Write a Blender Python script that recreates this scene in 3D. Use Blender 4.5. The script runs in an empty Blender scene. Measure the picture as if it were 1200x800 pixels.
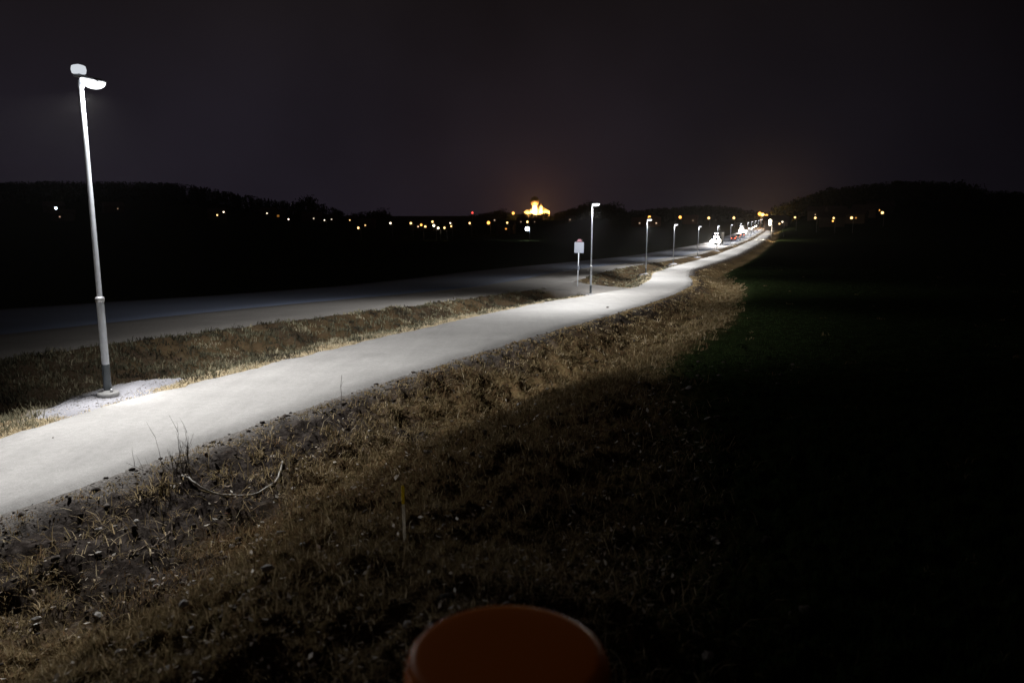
import bpy, bmesh, math, random
import numpy as np
from mathutils import Vector, Matrix

R = math.radians
rnd = random.Random(7)
rng = np.random.default_rng(11)
scene = bpy.context.scene
COL = scene.collection

# ------------------------------------------------------------------ camera
cam_data = bpy.data.cameras.new("camera")
cam = bpy.data.objects.new("camera", cam_data)
COL.objects.link(cam)
cam.location = (0, 0, 0)                       # z = 0 is the height of the lens
cam.rotation_euler = (R(90 - 9.46), 0, 0)
cam_data.sensor_width = 36
cam_data.lens = 27.0
cam_data.clip_start = 0.05
cam_data.clip_end = 8000
cam_data.dof.use_dof = True
cam_data.dof.focus_distance = 16.0
cam_data.dof.aperture_fstop = 2.2
scene.camera = cam

# ------------------------------------------------------------------ view
scene.view_settings.view_transform = 'Standard'
scene.view_settings.look = 'None'
scene.view_settings.exposure = 0
scene.view_settings.gamma = 1
scene.cycles.use_denoising = True
scene.cycles.max_bounces = 5
scene.cycles.diffuse_bounces = 3
scene.cycles.sample_clamp_indirect = 3.0

# ------------------------------------------------------------------ night sky
world = bpy.data.worlds.new("World")
scene.world = world
world.use_nodes = True
wn, wl = world.node_tree.nodes, world.node_tree.links
wn.clear()

def wnode(t, **kw):
    n = wn.new(t)
    for k, v in kw.items():
        setattr(n, k, v)
    return n

def wmath(op, a, b=None):
    n = wnode('ShaderNodeMath', operation=op)
    for i, v in enumerate((a, b)):
        if v is None:
            continue
        if isinstance(v, (int, float)):
            n.inputs[i].default_value = v
        else:
            wl.new(v, n.inputs[i])
    return n.outputs[0]

w_tc = wnode('ShaderNodeTexCoord')
w_sep = wnode('ShaderNodeSeparateXYZ')
wl.new(w_tc.outputs['Generated'], w_sep.inputs[0])
w_el = wmath('MAXIMUM', w_sep.outputs['Z'], 0.0)
w_ramp = wnode('ShaderNodeValToRGB')
w_ramp.color_ramp.elements[0].position = 0.0
w_ramp.color_ramp.elements[0].color = (.0112, .0092, .0142, 1)
w_ramp.color_ramp.elements[1].position = 0.6
w_ramp.color_ramp.elements[1].color = (.0056, .0042, .0040, 1)
e = w_ramp.color_ramp.elements.new(0.12); e.color = (.0098, .0080, .0115, 1)
e = w_ramp.color_ramp.elements.new(0.27); e.color = (.0080, .0062, .0068, 1)
wl.new(w_el, w_ramp.inputs[0])
# the town's glow fades towards the east (right of the path)
w_side = wnode('ShaderNodeMapRange', interpolation_type='SMOOTHSTEP')
w_side.inputs['From Min'].default_value = 0.0
w_side.inputs['From Max'].default_value = 0.62
w_side.inputs['To Min'].default_value = 1.0
w_side.inputs['To Max'].default_value = 0.30
wl.new(w_sep.outputs['X'], w_side.inputs['Value'])
# thin uneven cloud
w_noise = wnode('ShaderNodeTexNoise')
w_noise.inputs['Scale'].default_value = 2.6
w_noise.inputs['Detail'].default_value = 4
wl.new(w_tc.outputs['Generated'], w_noise.inputs['Vector'])
w_cl = wnode('ShaderNodeMapRange')
w_cl.inputs['From Min'].default_value = 0.3
w_cl.inputs['From Max'].default_value = 0.7
w_cl.inputs['To Min'].default_value = 0.70
w_cl.inputs['To Max'].default_value = 1.28
wl.new(w_noise.outputs[0], w_cl.inputs['Value'])
w_k = wmath('MULTIPLY', w_side.outputs[0], w_cl.outputs[0])
w_base = wnode('ShaderNodeVectorMath', operation='SCALE')
wl.new(w_ramp.outputs[0], w_base.inputs[0])
wl.new(w_k, w_base.inputs['Scale'])
w_sum = w_base.outputs[0]

def sky_lobe(direction, k, colour):
    """light of a town scattered in the low air in one direction of the sky"""
    global w_sum
    d = Vector(direction).normalized()
    dot = wnode('ShaderNodeVectorMath', operation='DOT_PRODUCT')
    wl.new(w_tc.outputs['Generated'], dot.inputs[0])
    dot.inputs[1].default_value = d
    ex = wmath('EXPONENT', wmath('MULTIPLY', wmath('SUBTRACT', dot.outputs['Value'], 1.0), k))
    sc = wnode('ShaderNodeVectorMath', operation='SCALE')
    sc.inputs[0].default_value = colour
    wl.new(ex, sc.inputs['Scale'])
    ad = wnode('ShaderNodeVectorMath', operation='ADD')
    wl.new(w_sum, ad.inputs[0])
    wl.new(sc.outputs[0], ad.inputs[1])
    w_sum = ad.outputs[0]

sky_lobe((.03, 1, .01), 900, (.012, .0035, .0012))
sky_lobe((.03, 1, .0), 60, (.0035, .0012, .0004))
sky_lobe((.33, 1, .0), 500, (.014, .0075, .0045))
w_bg = wnode('ShaderNodeBackground')
w_bg.inputs['Strength'].default_value = 1.10
wl.new(w_sum, w_bg.inputs['Color'])
w_out = wnode('ShaderNodeOutputWorld')
wl.new(w_bg.outputs[0], w_out.inputs['Surface'])
# ------------------------------------------------------------------ lie of the land (plain numbers, metres)
def smooth_table(ys, vs, width):
    gy = np.arange(-60.0, 3400.0, 1.0)
    g = np.interp(gy, ys, vs)
    k = np.hanning(2 * width + 1); k /= k.sum()
    gp = np.concatenate([np.full(width, g[0]) - (g[1]-g[0]) * np.arange(width, 0, -1), g,
                         np.full(width, g[-1])])
    return gy, np.convolve(gp, k, 'valid')

_ZP = smooth_table([-60, 12, 18, 32, 51, 86, 126, 166, 220, 300, 600, 3400],
                   [-3.6, -3.52, -3.62, -4.3, -5.35, -6.65, -7.85, -8.8, -9.3, -9.5, -9.7, -10], 7)
_L = smooth_table([-60, 0, 5, 8, 11.8, 14, 17.9, 21.8, 27.2, 37.7, 43.5, 54, 60, 71.4, 86, 92, 104.7, 133.8, 152, 188, 280, 400, 600, 1000],
                  [-21, -10.3, -9.35, -8.75, -8.1, -7.5, -6.1, -4.9, -3.06, .2, 2.3, 6.9, 9.9, 12.9, 15.8, 17.6, 21.7, 32.1, 38.9, 52.2, 87.2, 130.6, 200, 338], 2)
_R = smooth_table([-60, 0, 5, 8.86, 11.1, 13, 15.2, 18.3, 23.5, 31.4, 41.9, 52.2, 62.8, 71.4, 82.8, 96.4, 114.4, 147, 199, 301, 493, 600, 1000],
                  [-17, -8.4, -7.2, -6.2, -5.1, -4.4, -3.4, -2.07, 0, 3.4, 7.4, 11.0, 14.6, 16.6, 18.9, 22.2, 28.9, 41.2, 60.6, 98.9, 167.4, 204.4, 342], 2)
_RN = smooth_table([-60, 54, 100, 150, 200, 240, 1000], [13.5, 13, 11, 7, 5, 3.6, 3.6], 8)     # asphalt near edge, left of the path
_RF = smooth_table([-60, 54, 100, 150, 200, 240, 1000], [24, 24, 21.5, 17.5, 15, 13.5, 13.5], 8)
_RS = smooth_table([-60, 22, 34, 42, 54, 100, 150, 200, 240, 1000], [8.6, 7.8, 6.8, 6.2, 7.0, 6.5, 4.6, 3.4, 2.3, 2.3], 4)     # shoulder edge

def zp(Y): return np.interp(Y, *_ZP)
def pathL(Y): return np.interp(Y, *_L)
def pathR(Y): return np.interp(Y, *_R)
def roadN(Y): return pathL(Y) - np.interp(Y, *_RN)
def roadF(Y): return pathL(Y) - np.interp(Y, *_RF)
def roadS(Y): return pathL(Y) - np.interp(Y, *_RS)

def sstep(a, b, x):
    t = np.clip((np.asarray(x, float) - a) / (b - a), 0, 1)
    return t * t * (3 - 2 * t)

def hash2(ix, iy, seed):
    h = (ix.astype(np.int64) * 374761393 + iy.astype(np.int64) * 668265263 + seed * 974711) & 0x7fffffff
    h = ((h ^ (h >> 13)) * 1274126177) & 0x7fffffff
    return ((h ^ (h >> 16)) & 0xffffff) / float(0xffffff)

def vnoise(x, y, seed=0):
    x = np.asarray(x, float); y = np.asarray(y, float)
    ix = np.floor(x); iy = np.floor(y)
    fx = x - ix; fy = y - iy
    fx = fx * fx * (3 - 2 * fx); fy = fy * fy * (3 - 2 * fy)
    a = hash2(ix, iy, seed); b = hash2(ix + 1, iy, seed)
    c = hash2(ix, iy + 1, seed); d = hash2(ix + 1, iy + 1, seed)
    return (a + (b - a) * fx) * (1 - fy) + (c + (d - c) * fx) * fy

def fbm(x, y, oct=4, seed=0):
    s = 0; amp = 1; tot = 0
    for o in range(oct):
        s = s + amp * (vnoise(x, y, seed + o) - .5)
        tot += amp; amp *= .5; x = np.asarray(x) * 2.03 + 7.1; y = np.asarray(y) * 2.03 + 3.7
    return s / tot * 2

# skyline of woods: bearing x/y, elevation of the tree tops, distance of the wood
_SB = (np.array([-500, -100, 0, 60, 120, 180, 220, 260, 300, 330, 345, 362, 378, 400, 420, 446, 462, 500, 530, 560, 587, 601, 609, 614, 619, 624, 629, 634, 640, 646, 652, 672, 690, 715, 735, 770, 800, 830, 860, 885, 902, 916, 940, 970, 1000, 1040, 1080, 1120, 1160, 1200, 1400, 1700]) - 600) / 912.0
_SE = (250 - np.array([205, 211, 213, 212, 212, 213, 215, 222, 230, 234, 236, 232, 238, 246, 248, 245, 252, 254.5, 253, 250, 246, 249.5, 250.5, 248, 250.5, 248.5, 251, 249, 248, 250.5, 249, 243, 238, 239, 246, 243, 241, 240, 242, 247, 246, 237, 228, 220, 217, 212, 211, 215, 222, 224, 222, 220])) / 912.0
_DB = (np.array([-600, 420, 480, 570, 600, 650, 680, 880, 910, 1700]) - 600) / 912.0
_DD = np.array([640, 700, 900, 1000, 1400, 1400, 850, 800, 520, 480.])
TREE_H = 13.0
def sky_e(b): return np.interp(b, _SB, _SE)
def wood_d(b): return np.interp(b, _DB, _DD)

JUNC = [(6.35, 51.8), (9.2, 58.0), (5.6, 67.0), (1.9, 60.0)]       # gravel link from path to road
def junc_mask(x, y):
    """1 inside the gravel link, fading out over a metre"""
    x = np.asarray(x, float); y = np.asarray(y, float)
    dmin = np.full(np.broadcast(x, y).shape, 1e9)
    n = len(JUNC)
    for i in range(n):
        ax, ay = JUNC[i]; bx, by = JUNC[(i + 1) % n]
        ex, ey = bx - ax, by - ay; l = math.hypot(ex, ey)
        d = -((x - ax) * ey - (y - ay) * ex) / l
        dmin = np.minimum(dmin, d)
    return sstep(-1.6, -0.1, dmin), dmin

def plain(Y):
    return zp(Y) - 0.8

def lamp_pad(x, y):
    """flat gravel pads on which the lamps stand"""
    m = np.zeros(np.broadcast(x, y).shape)
    for (lx, ly) in LAMPS:
        a = .55 if ly < 20 else .75
        dx = (x - lx) / (1.0 if ly < 20 else .8); dy = (y - ly - .3) / (2.2 if ly < 20 else 1.4)
        m = np.maximum(m, 1 - sstep(.6, 1.5, np.sqrt(dx * dx + dy * dy)))
    return m

LAMPS = [(-7.98, 14.8), (5.29, 51.5), (15.0, 86.2), (25.1, 120), (37.3, 155), (50.6, 191), (64.3, 228), (77.6, 264),
         (91.0, 300), (103.6, 336), (116.4, 372), (129.3, 408), (141.8, 444), (154.3, 480)]

def field_edge(y):
    return 5.2 + 3.0 * (1 - sstep(5, 22, y)) - 1.1 * sstep(32, 50, y)

def ground(x, y, detail=True):
    x = np.asarray(x, float); y = np.asarray(y, float)
    x, y = np.broadcast_arrays(x, y)
    yc = np.clip(y, -60, 1000)
    z0 = zp(np.clip(y, -60, 3400))
    L = pathL(yc); Rr = pathR(yc)
    rn = roadN(yc); rf = roadF(yc); rs = roadS(yc)
    dR = x - Rr; dL = L - x
    r = np.hypot(x, y)
    # --- right of the path: bank, ditch, field
    bank = -.03 - .72 * sstep(.35, 3.3, dR) + .45 * sstep(3.6, 5.6, dR) - .1 * sstep(6, 60, dR)
    mound = 1.98 * sstep(.6, 7.4, dR) * (1 - sstep(1.0, 24, y)) * sstep(-40, -8, y)
    bank = bank + mound
    # --- left of the path: verge, ditch, bank, shoulder, road, field
    gap = np.maximum(L - rs, .5)
    u = np.clip(dL / gap, 0, 1)
    depth = .75 * np.clip(gap / 7, .15, 1)
    ditch = -.02 - depth * sstep(.08, .42, u) + (depth - .02) * sstep(.50, .95, u)
    jm, _ = junc_mask(x, y)
    ditch = ditch * (1 - jm) - .06 * jm
    pad = lamp_pad(x, y)
    ditch = ditch * (1 - pad) - .05 * pad
    left = np.where(x > rs, ditch, np.where(x > rf, -.06, -.06 - .85 * sstep(0, 5, rf - x)))
    path = np.full(x.shape, -.10)
    sec = np.where(dR > 0, bank, np.where(dL > 0, left, path))
    fade = 1 - sstep(620, 760, y)
    sec = np.where(fade > 0, sec * fade - .8 * (1 - fade), -.8)
    z = z0 + sec
    # --- hills under the far woods
    yy = np.maximum(y, 1.0)
    b = np.clip(x / yy, -2, 2)
    D = wood_d(b); rise = np.maximum(0, sky_e(b) * D - TREE_H - plain(np.clip(D, 0, 3400)))
    rise = np.where(y > 5, rise, 0) * sstep(5, 60, y)
    z = z + rise * sstep(.5, 1.0, np.hypot(x, y) / (D * np.sqrt(1 + b * b)))
    if detail:
        near = 1 / (1 + (r / 60) ** 2)
        grass = np.where(dR > 0, sstep(.05, .9, dR), np.where((dL > 0) & (x > rs), sstep(.03, .2, u) * (1 - sstep(.9, 1, u)), np.where(x < rf - 1, .6, 0)))
        grass = grass * (1 - jm) * (1 - pad * .9)
        fieldy = sstep(-1, 1, dR - field_edge(y))
        lump = .20 * fbm(x * .9, y * .9, 3, 3) + .19 * sstep(5, 14, r) * fbm(x * 2.1, y * 2.1, 3, 9) + .08 * fbm(x * 3.3, y * 3.3, 3, 19)
        crag = np.abs(fbm(x * 4.6, y * 4.6, 3, 31)) - .25
        fine = (.045 * fbm(x * 11, y * 11, 2, 21) - .13 * crag * (1 - .7 * fieldy) + .03 * fbm(x * 23, y * 23, 2, 25)) * sstep(50, 10, r)
        z = z + grass * (lump * (1 - .65 * fieldy) * np.clip(near * 1.5, 0, 1) + fine)
    return z
# ------------------------------------------------------------------ where the far lights and cars stand
FAR = [     # x, y, height of the light above the ground, size, colour, brightness, kind, label
    (-289.1, 494.0, 2.59, 0.6, 'b', 13.200000000000001, 'house', 'house with a blue white light alone under the wood at far left'),
    (-259.3, 446.0, 2.58, 0.35, 'd', 0.55, 'house', 'house with a barely lit window just below the blue white light at far left'),
    (-249.9, 494.0, 2.69, 0.35, 'd', 0.264, 'house', 'house with a barely lit window right of the nearest lamp on the hill'),
    (-183.3, 484.0, 2.58, 0.42, 'y', 3.5200000000000005, 'house', 'house with a warm window left of a white lamp below the left wood'),
    (-173.3, 468.0, 5.97, 0.41, 'w', 3.9600000000000004, 'lamp', 'lamp just right of the house with warm window below the left wood'),
    (-178.7, 568.0, 2.6, 0.45, 'w', 2.4200000000000004, 'house', 'house with a white window left of the dull red window'),
    (-164.7, 548.0, 2.57, 0.76, 'o', 0.264, 'house', 'house with a dull red orange window under the left hill'),
    (-123.6, 430.0, 5.97, 0.37, 'w', 4.4, 'lamp', 'white lamp just right of and below the dull red window'),
    (-131.6, 516.0, 2.62, 0.41, 'w', 0.9900000000000001, 'house', 'house with a faint white window under the tall tree of the left wood'),
    (-103.3, 428.0, 5.98, 0.34, 'w', 2.4200000000000004, 'lamp', 'white lamp, left one of the pair right of the tall tree'),
    (-143.4, 618.0, 2.62, 0.44, 'w', 1.54, 'house', 'house with a small white window, right one of the pair beyond the tall tree'),
    (-145.6, 698.0, 4.51, 0.55, 'y', 1.7600000000000002, 'house', 'house with a small yellow window above and left of a warm low lamp'),
    (-59.4, 300.0, 4.88, 0.39, 'y', 6.6000000000000005, 'lamp', 'warm lamp standing lowest on the plain under the round skyline tree'),
    (-99.0, 524.0, 2.61, 0.46, 'y', 1.7600000000000002, 'house', 'house with a dim yellow window just right of the lowest warm lamp'),
    (-56.0, 358.0, 5.99, 0.4, 'w', 4.4, 'lamp', 'white lamp standing alone left of the cluster of warm lights'),
    (-46.6, 358.0, 5.99, 0.47, 'y', 6.6000000000000005, 'lamp', 'yellow lamp at the left end of the cluster of warm lights'),
    (-57.1, 472.0, 2.59, 0.37, 'd', 1.7600000000000002, 'house', 'house with a small amber window, first in the warm cluster'),
    (-35.3, 302.0, 5.99, 0.42, 'o', 8.8, 'lamp', 'orange lamp near the left of the warm cluster'),
    (-52.7, 472.0, 2.59, 0.53, 'y', 3.9600000000000004, 'house', 'house with a yellow window in the left half of the warm cluster'),
    (-51.9, 488.0, 2.6, 0.39, 'd', 1.9800000000000002, 'house', 'house with a dim amber window in the middle of the warm cluster'),
    (-43.4, 424.0, 5.99, 0.51, 'y', 6.6000000000000005, 'lamp', 'yellow lamp, highest of the warm cluster'),
    (-30.2, 300.0, 5.76, 0.39, 'w', 8.8, 'lamp', 'bright pale lamp in the middle of the warm cluster'),
    (-53.9, 558.0, 2.6, 0.51, 'o', 3.3000000000000003, 'house', 'house with an orange window right of the bright pale lamp'),
    (-28.5, 300.0, 4.81, 0.36, 'w', 6.6000000000000005, 'lamp', 'pale lamp, lowest of the warm cluster'),
    (-26.1, 300.0, 4.88, 0.36, 'y', 5.5, 'lamp', 'yellow lamp low at the right of the warm cluster'),
    (-28.4, 358.0, 5.99, 0.31, 'w', 3.5200000000000005, 'lamp', 'upper lamp of the tight pair right of the warm cluster'),
    (-38.2, 488.0, 2.6, 0.42, 'y', 4.4, 'house', 'house with a lit window under the tight pair right of the warm cluster'),
    (-19.5, 358.0, 5.99, 0.43, 'y', 5.720000000000001, 'lamp', 'yellow lamp right under the red mast light'),
    (-48.4, 952.0, 10.54, 1.15, 'r', 5.5, 'mast', 'mast with a red warning light rising above the middle skyline'),
    (-11.3, 374.0, 6.0, 0.76, 'o', 13.200000000000001, 'lamp', 'large orange lamp between the red mast light and the church'),
    (-19.1, 848.0, 2.61, 0.6, 'd', 1.1, 'house', 'house with a dim window up and right of the large orange lamp'),
    (-2.3, 374.0, 6.0, 0.42, 'y', 4.4, 'lamp', 'yellow lamp left below the floodlit church'),
    (-3.1, 400.0, 2.58, 0.4, 'o', 1.1, 'house', 'house with a dull orange window low below the church'),
    (2.1, 1300.0, 10.86, 2.23, 'o', 15.400000000000002, 'lamp', 'orange lamp on the hill immediately left of the floodlit church'),
    (8.4, 732.0, 2.6, 0.46, 'd', 0.55, 'house', 'house with a faint window left of the lamp right below the church'),
    (8.2, 414.0, 6.0, 0.54, 'y', 7.040000000000001, 'lamp', 'yellow lamp right below the floodlit church'),
    (5.9, 300.0, 4.55, 0.78, 'b', 26.400000000000002, 'lamp', 'big blue white lamp low on the plain below the church'),
    (21.3, 732.0, 2.6, 0.4, 'd', 0.44000000000000006, 'house', 'house with a faint window right of the lamp below the church'),
    (57.0, 764.0, 2.59, 0.6, 'd', 0.66, 'house', 'house with a faint window up and left of the road sign'),
    (94.9, 578.0, 2.61, 0.46, 'd', 0.77, 'house', 'house with a faint window left of the third path lamp'),
    (108.1, 612.0, 6.02, 1.18, 'o', 13.200000000000001, 'lamp', 'orange lamp seen right above the lantern of the third path lamp'),
    (114.1, 632.0, 2.59, 0.71, 'y', 3.3000000000000003, 'house', 'house with a small yellow window right of the third path lamp'),
    (103.2, 556.0, 2.61, 0.44, 'd', 1.32, 'house', 'house with a dim window further right of the third path lamp'),
    (123.2, 570.0, 5.98, 1.04, 'o', 9.9, 'lamp', 'orange lamp up and right of the fourth path lamp'),
    (134.1, 596.0, 2.62, 0.38, 'd', 0.33, 'house', 'house with a faint window right of the orange lamp by the fourth path lamp'),
    (137.8, 592.0, 2.63, 0.42, 'd', 0.44000000000000006, 'house', 'house with a faint window left above the fifth path lamp'),
    (134.1, 530.0, 5.99, 0.79, 'y', 9.9, 'lamp', 'yellow lamp alone up and right of the fifth path lamp'),
    (156.3, 548.0, 6.02, 0.82, 'y', 9.9, 'lamp', 'yellow lamp alone above the second cluster of headlights'),
    (161.4, 507.0, 9.34, 1.2, 'o', 26.400000000000002, 'lamp', 'left lamp of the dazzling orange pair at the end of the road'),
    (155.6, 483.0, 8.81, 0.99, 'y', 30.800000000000004, 'lamp', 'middle lamp of the dazzling orange lamps at the end of the road'),
    (170.4, 521.0, 7.8, 1.23, 'o', 26.400000000000002, 'lamp', 'right lamp of the dazzling orange pair at the end of the road'),
    (121.9, 367.0, 6.0, 0.68, 'w', 22.0, 'lamp', 'dazzling white lamp where the path ends'),
    (93.9, 283.0, 5.98, 0.47, 'w', 17.6, 'lamp', 'white lamp just below the dazzling one where the path ends'),
    (155.0, 459.0, 2.59, 0.56, 'y', 7.700000000000001, 'house', 'house with a yellow window right of the path end'),
    (146.5, 429.0, 2.61, 0.52, 'y', 6.6000000000000005, 'house', 'second house with a yellow window right of the path end'),
    (138.7, 403.0, 2.61, 0.35, 'y', 4.4, 'house', 'third house with a lower yellow window right of the path end'),
    (107.5, 309.0, 5.98, 0.27, 'w', 4.840000000000001, 'lamp', 'pale lamp at the right end of the row of windows by the path end'),
    (149.4, 441.0, 5.99, 0.4, 'o', 2.2, 'lamp', 'faint orange lamp just right of the dazzling orange lamps'),
    (140.9, 409.0, 6.02, 0.53, 'y', 7.700000000000001, 'lamp', 'yellow lamp, second to the right of the dazzling orange lamps'),
    (125.5, 345.0, 5.96, 0.39, 'y', 4.4, 'lamp', 'first small lamp along the edge of the right wood'),
    (126.7, 325.0, 5.97, 0.42, 'y', 6.6000000000000005, 'lamp', 'second small lamp along the edge of the right wood'),
    (153.9, 395.0, 2.63, 0.25, 'd', 0.66, 'house', 'house with a faint window right above the second small lamp by the right wood'),
    (156.6, 379.0, 2.6, 0.3, 'd', 1.1, 'house', 'upper house of the stacked lit windows by the right wood'),
    (131.1, 317.0, 6.01, 0.35, 'y', 3.5200000000000005, 'lamp', 'lamp in the middle of the stacked lights by the right wood'),
    (142.4, 345.0, 2.62, 0.34, 'o', 2.8600000000000003, 'house', 'lower house of the stacked lit windows by the right wood'),
    (137.5, 315.0, 6.04, 0.47, 'y', 8.8, 'lamp', 'bright yellow lamp right of the stacked lights by the right wood'),
    (156.9, 355.0, 2.64, 0.35, 'o', 0.55, 'house', 'house with a dull brown window beside the bright yellow lamp at right'),
    (168.8, 379.0, 2.58, 0.3, 'd', 0.8800000000000001, 'house', 'house with a dim window above and right of the bright yellow lamp'),
    (181.3, 385.0, 2.61, 0.5, 'o', 1.7600000000000002, 'house', 'house with a dull orange window, left of the last pair at right'),
    (160.3, 337.0, 5.91, 0.53, 'y', 7.700000000000001, 'lamp', 'yellow lamp, rightmost light before the dark right wood'),
]
CARS = [    # x, y, oncoming, paint, taller body, beam power, label
    (64.3, 247.0, True, 4, 1, 900, 'white oncoming car close behind the lorry in the nearest dazzle of headlights'),
    (69.5, 262.0, True, 3, 0, 600, 'dark blue oncoming car last in the nearest dazzle of headlights'),
    (77.9, 272.0, False, 2, 0, 0, 'car with red tail lights driving away, first beyond the nearest headlights'),
    (85.3, 292.0, False, 1, 1, 0, 'second car with red tail lights driving away towards the second headlight cluster'),
    (94.7, 318.0, False, 0, 0, 0, 'third car with red tail lights driving away, close to the second headlight cluster'),
    (114.6, 385.0, True, 1, 0, 600, 'front car of the second cluster of headlights'),
    (117.5, 393.0, True, 3, 1, 600, 'second car in the second cluster of headlights'),
    (120.8, 402.0, True, 0, 0, 300, 'third car in the second cluster of headlights'),
    (124.2, 412.0, True, 4, 0, 300, 'rear car in the second cluster of headlights'),
    (144.4, 470.0, True, 1, 0, 300, 'first car of the far string of headlights before the orange lamps'),
    (154.8, 500.0, True, 2, 0, 0, 'second car of the far string of headlights before the orange lamps'),
    (165.2, 530.0, True, 0, 1, 0, 'third car of the far string of headlights before the orange lamps'),
    (175.6, 560.0, True, 3, 0, 0, 'rearmost car of the far string of headlights before the orange lamps'),
]
TRUCKS = [(61.6, 232.0, 9000, 'nearest oncoming lorry with dazzling headlights and added glare discs left of the path'), (112.6, 380.0, 9000, 'far lorry at the front of the second headlight cluster')]
STAKE = (-.645, 4.36)
DRUM = (-.0085, 1.29, -.79, .187)
# ------------------------------------------------------------------ helpers
def new_mat(name):
    m = bpy.data.materials.new(name)
    m.use_nodes = True
    nt = m.node_tree
    return m, nt, nt.nodes['Principled BSDF']

def simple(name, col, rough=.6, metal=0.0, spec=.4, vary=0.0, scale=8.0, bump=0.0):
    m, nt, b = new_mat(name)
    b.inputs['Roughness'].default_value = rough
    b.inputs['Metallic'].default_value = metal
    b.inputs['Specular IOR Level'].default_value = spec
    if vary or bump:
        tc = nt.nodes.new('ShaderNodeTexCoord')
        n = nt.nodes.new('ShaderNodeTexNoise')
        n.inputs['Scale'].default_value = scale
        n.inputs['Detail'].default_value = 5
        nt.links.new(tc.outputs['Object'], n.inputs['Vector'])
        mix = nt.nodes.new('ShaderNodeMix'); mix.data_type = 'RGBA'
        mix.inputs['A'].default_value = tuple(c * (1 - vary) for c in col) + (1,)
        mix.inputs['B'].default_value = tuple(min(1, c * (1 + vary)) for c in col) + (1,)
        nt.links.new(n.outputs[0], mix.inputs['Factor'])
        nt.links.new(mix.outputs['Result'], b.inputs['Base Color'])
        if bump:
            bp = nt.nodes.new('ShaderNodeBump')
            bp.inputs['Strength'].default_value = bump
            bp.inputs['Distance'].default_value = .02
            nt.links.new(n.outputs[0], bp.inputs['Height'])
            nt.links.new(bp.outputs[0], b.inputs['Normal'])
    else:
        b.inputs['Base Color'].default_value = tuple(col) + (1,)
    return m

_glow = {}
def glow(col, strength, sample=False):
    key = (tuple(col), strength, sample)
    if key in _glow:
        return _glow[key]
    m = bpy.data.materials.new("lit")
    m.use_nodes = True
    nt = m.node_tree
    nt.nodes.clear()
    e = nt.nodes.new('ShaderNodeEmission')
    e.inputs['Color'].default_value = tuple(col) + (1,)
    e.inputs['Strength'].default_value = strength
    o = nt.nodes.new('ShaderNodeOutputMaterial')
    nt.links.new(e.outputs[0], o.inputs['Surface'])
    if not sample:
        m.cycles.emission_sampling = 'NONE'
    _glow[key] = m
    return m

def tag(o, label=None, cat=None, group=None, kind=None):
    if label: o['label'] = label
    if cat: o['category'] = cat
    if group: o['group'] = group
    if kind: o['kind'] = kind
    return o

def empty(name, loc, rz=0.0):
    o = bpy.data.objects.new(name, None)
    o.empty_display_size = .2
    o.location = loc
    o.rotation_euler = (0, 0, rz)
    COL.objects.link(o)
    return o

def link_mesh(name, me, mat, parent=None):
    o = bpy.data.objects.new(name, me)
    COL.objects.link(o)
    if mat is not None:
        me.materials.append(mat)
    if parent is not None:
        o.parent = parent
    return o

def from_bm(name, bm, mat, parent=None, smooth=True, loc=None):
    me = bpy.data.meshes.new(name)
    bmesh.ops.recalc_face_normals(bm, faces=bm.faces)
    bm.to_mesh(me); bm.free()
    if smooth:
        for p in me.polygons:
            p.use_smooth = len(p.vertices) <= 4
    o = link_mesh(name, me, mat, parent)
    if loc is not None:
        o.location = loc
    return o

def from_arrays(name, verts, loops, starts, mat, parent=None, smooth=False, attrs=None):
    me = bpy.data.meshes.new(name)
    verts = np.asarray(verts, np.float32); loops = np.asarray(loops, np.int32)
    starts = np.asarray(starts, np.int32)
    me.vertices.add(len(verts)); me.vertices.foreach_set('co', verts.ravel())
    me.loops.add(len(loops)); me.loops.foreach_set('vertex_index', loops)
    me.polygons.add(len(starts)); me.polygons.foreach_set('loop_start', starts)
    if attrs:
        for k, v in attrs.items():
            a = me.attributes.new(k, 'FLOAT', 'POINT')
            a.data.foreach_set('value', np.asarray(v, np.float32))
    me.update(calc_edges=True)
    me.validate()
    if smooth:
        me.polygons.foreach_set('use_smooth', np.ones(len(me.polygons), bool))
    return link_mesh(name, me, mat, parent)

def box(bm, c, s, bevel=0.0, rot=None):
    r = bmesh.ops.create_cube(bm, size=1.0)
    vs = r['verts']
    bmesh.ops.scale(bm, vec=s, verts=vs)
    if bevel:
        es = list({e for v in vs for e in v.link_edges})
        rb = bmesh.ops.bevel(bm, geom=es, offset=bevel, segments=2, affect='EDGES', profile=.6)
        vs = list({v for f in rb['faces'] for v in f.verts} | {v for v in vs if v.is_valid})
    if rot is not None:
        bmesh.ops.rotate(bm, cent=(0, 0, 0), matrix=rot, verts=vs)
    bmesh.ops.translate(bm, vec=c, verts=vs)
    return vs

def lathe(bm, prof, seg=24, c=(0, 0, 0), cap=True):
    rings = []
    for (r, z) in prof:
        rings.append([bm.verts.new((c[0] + r * math.cos(2 * math.pi * i / seg), c[1] + r * math.sin(2 * math.pi * i / seg), c[2] + z)) for i in range(seg)])
    for a, b in zip(rings, rings[1:]):
        for i in range(seg):
            bm.faces.new((a[i], a[(i + 1) % seg], b[(i + 1) % seg], b[i]))
    if cap:
        bm.faces.new(rings[0][::-1]); bm.faces.new(rings[-1])

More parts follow.
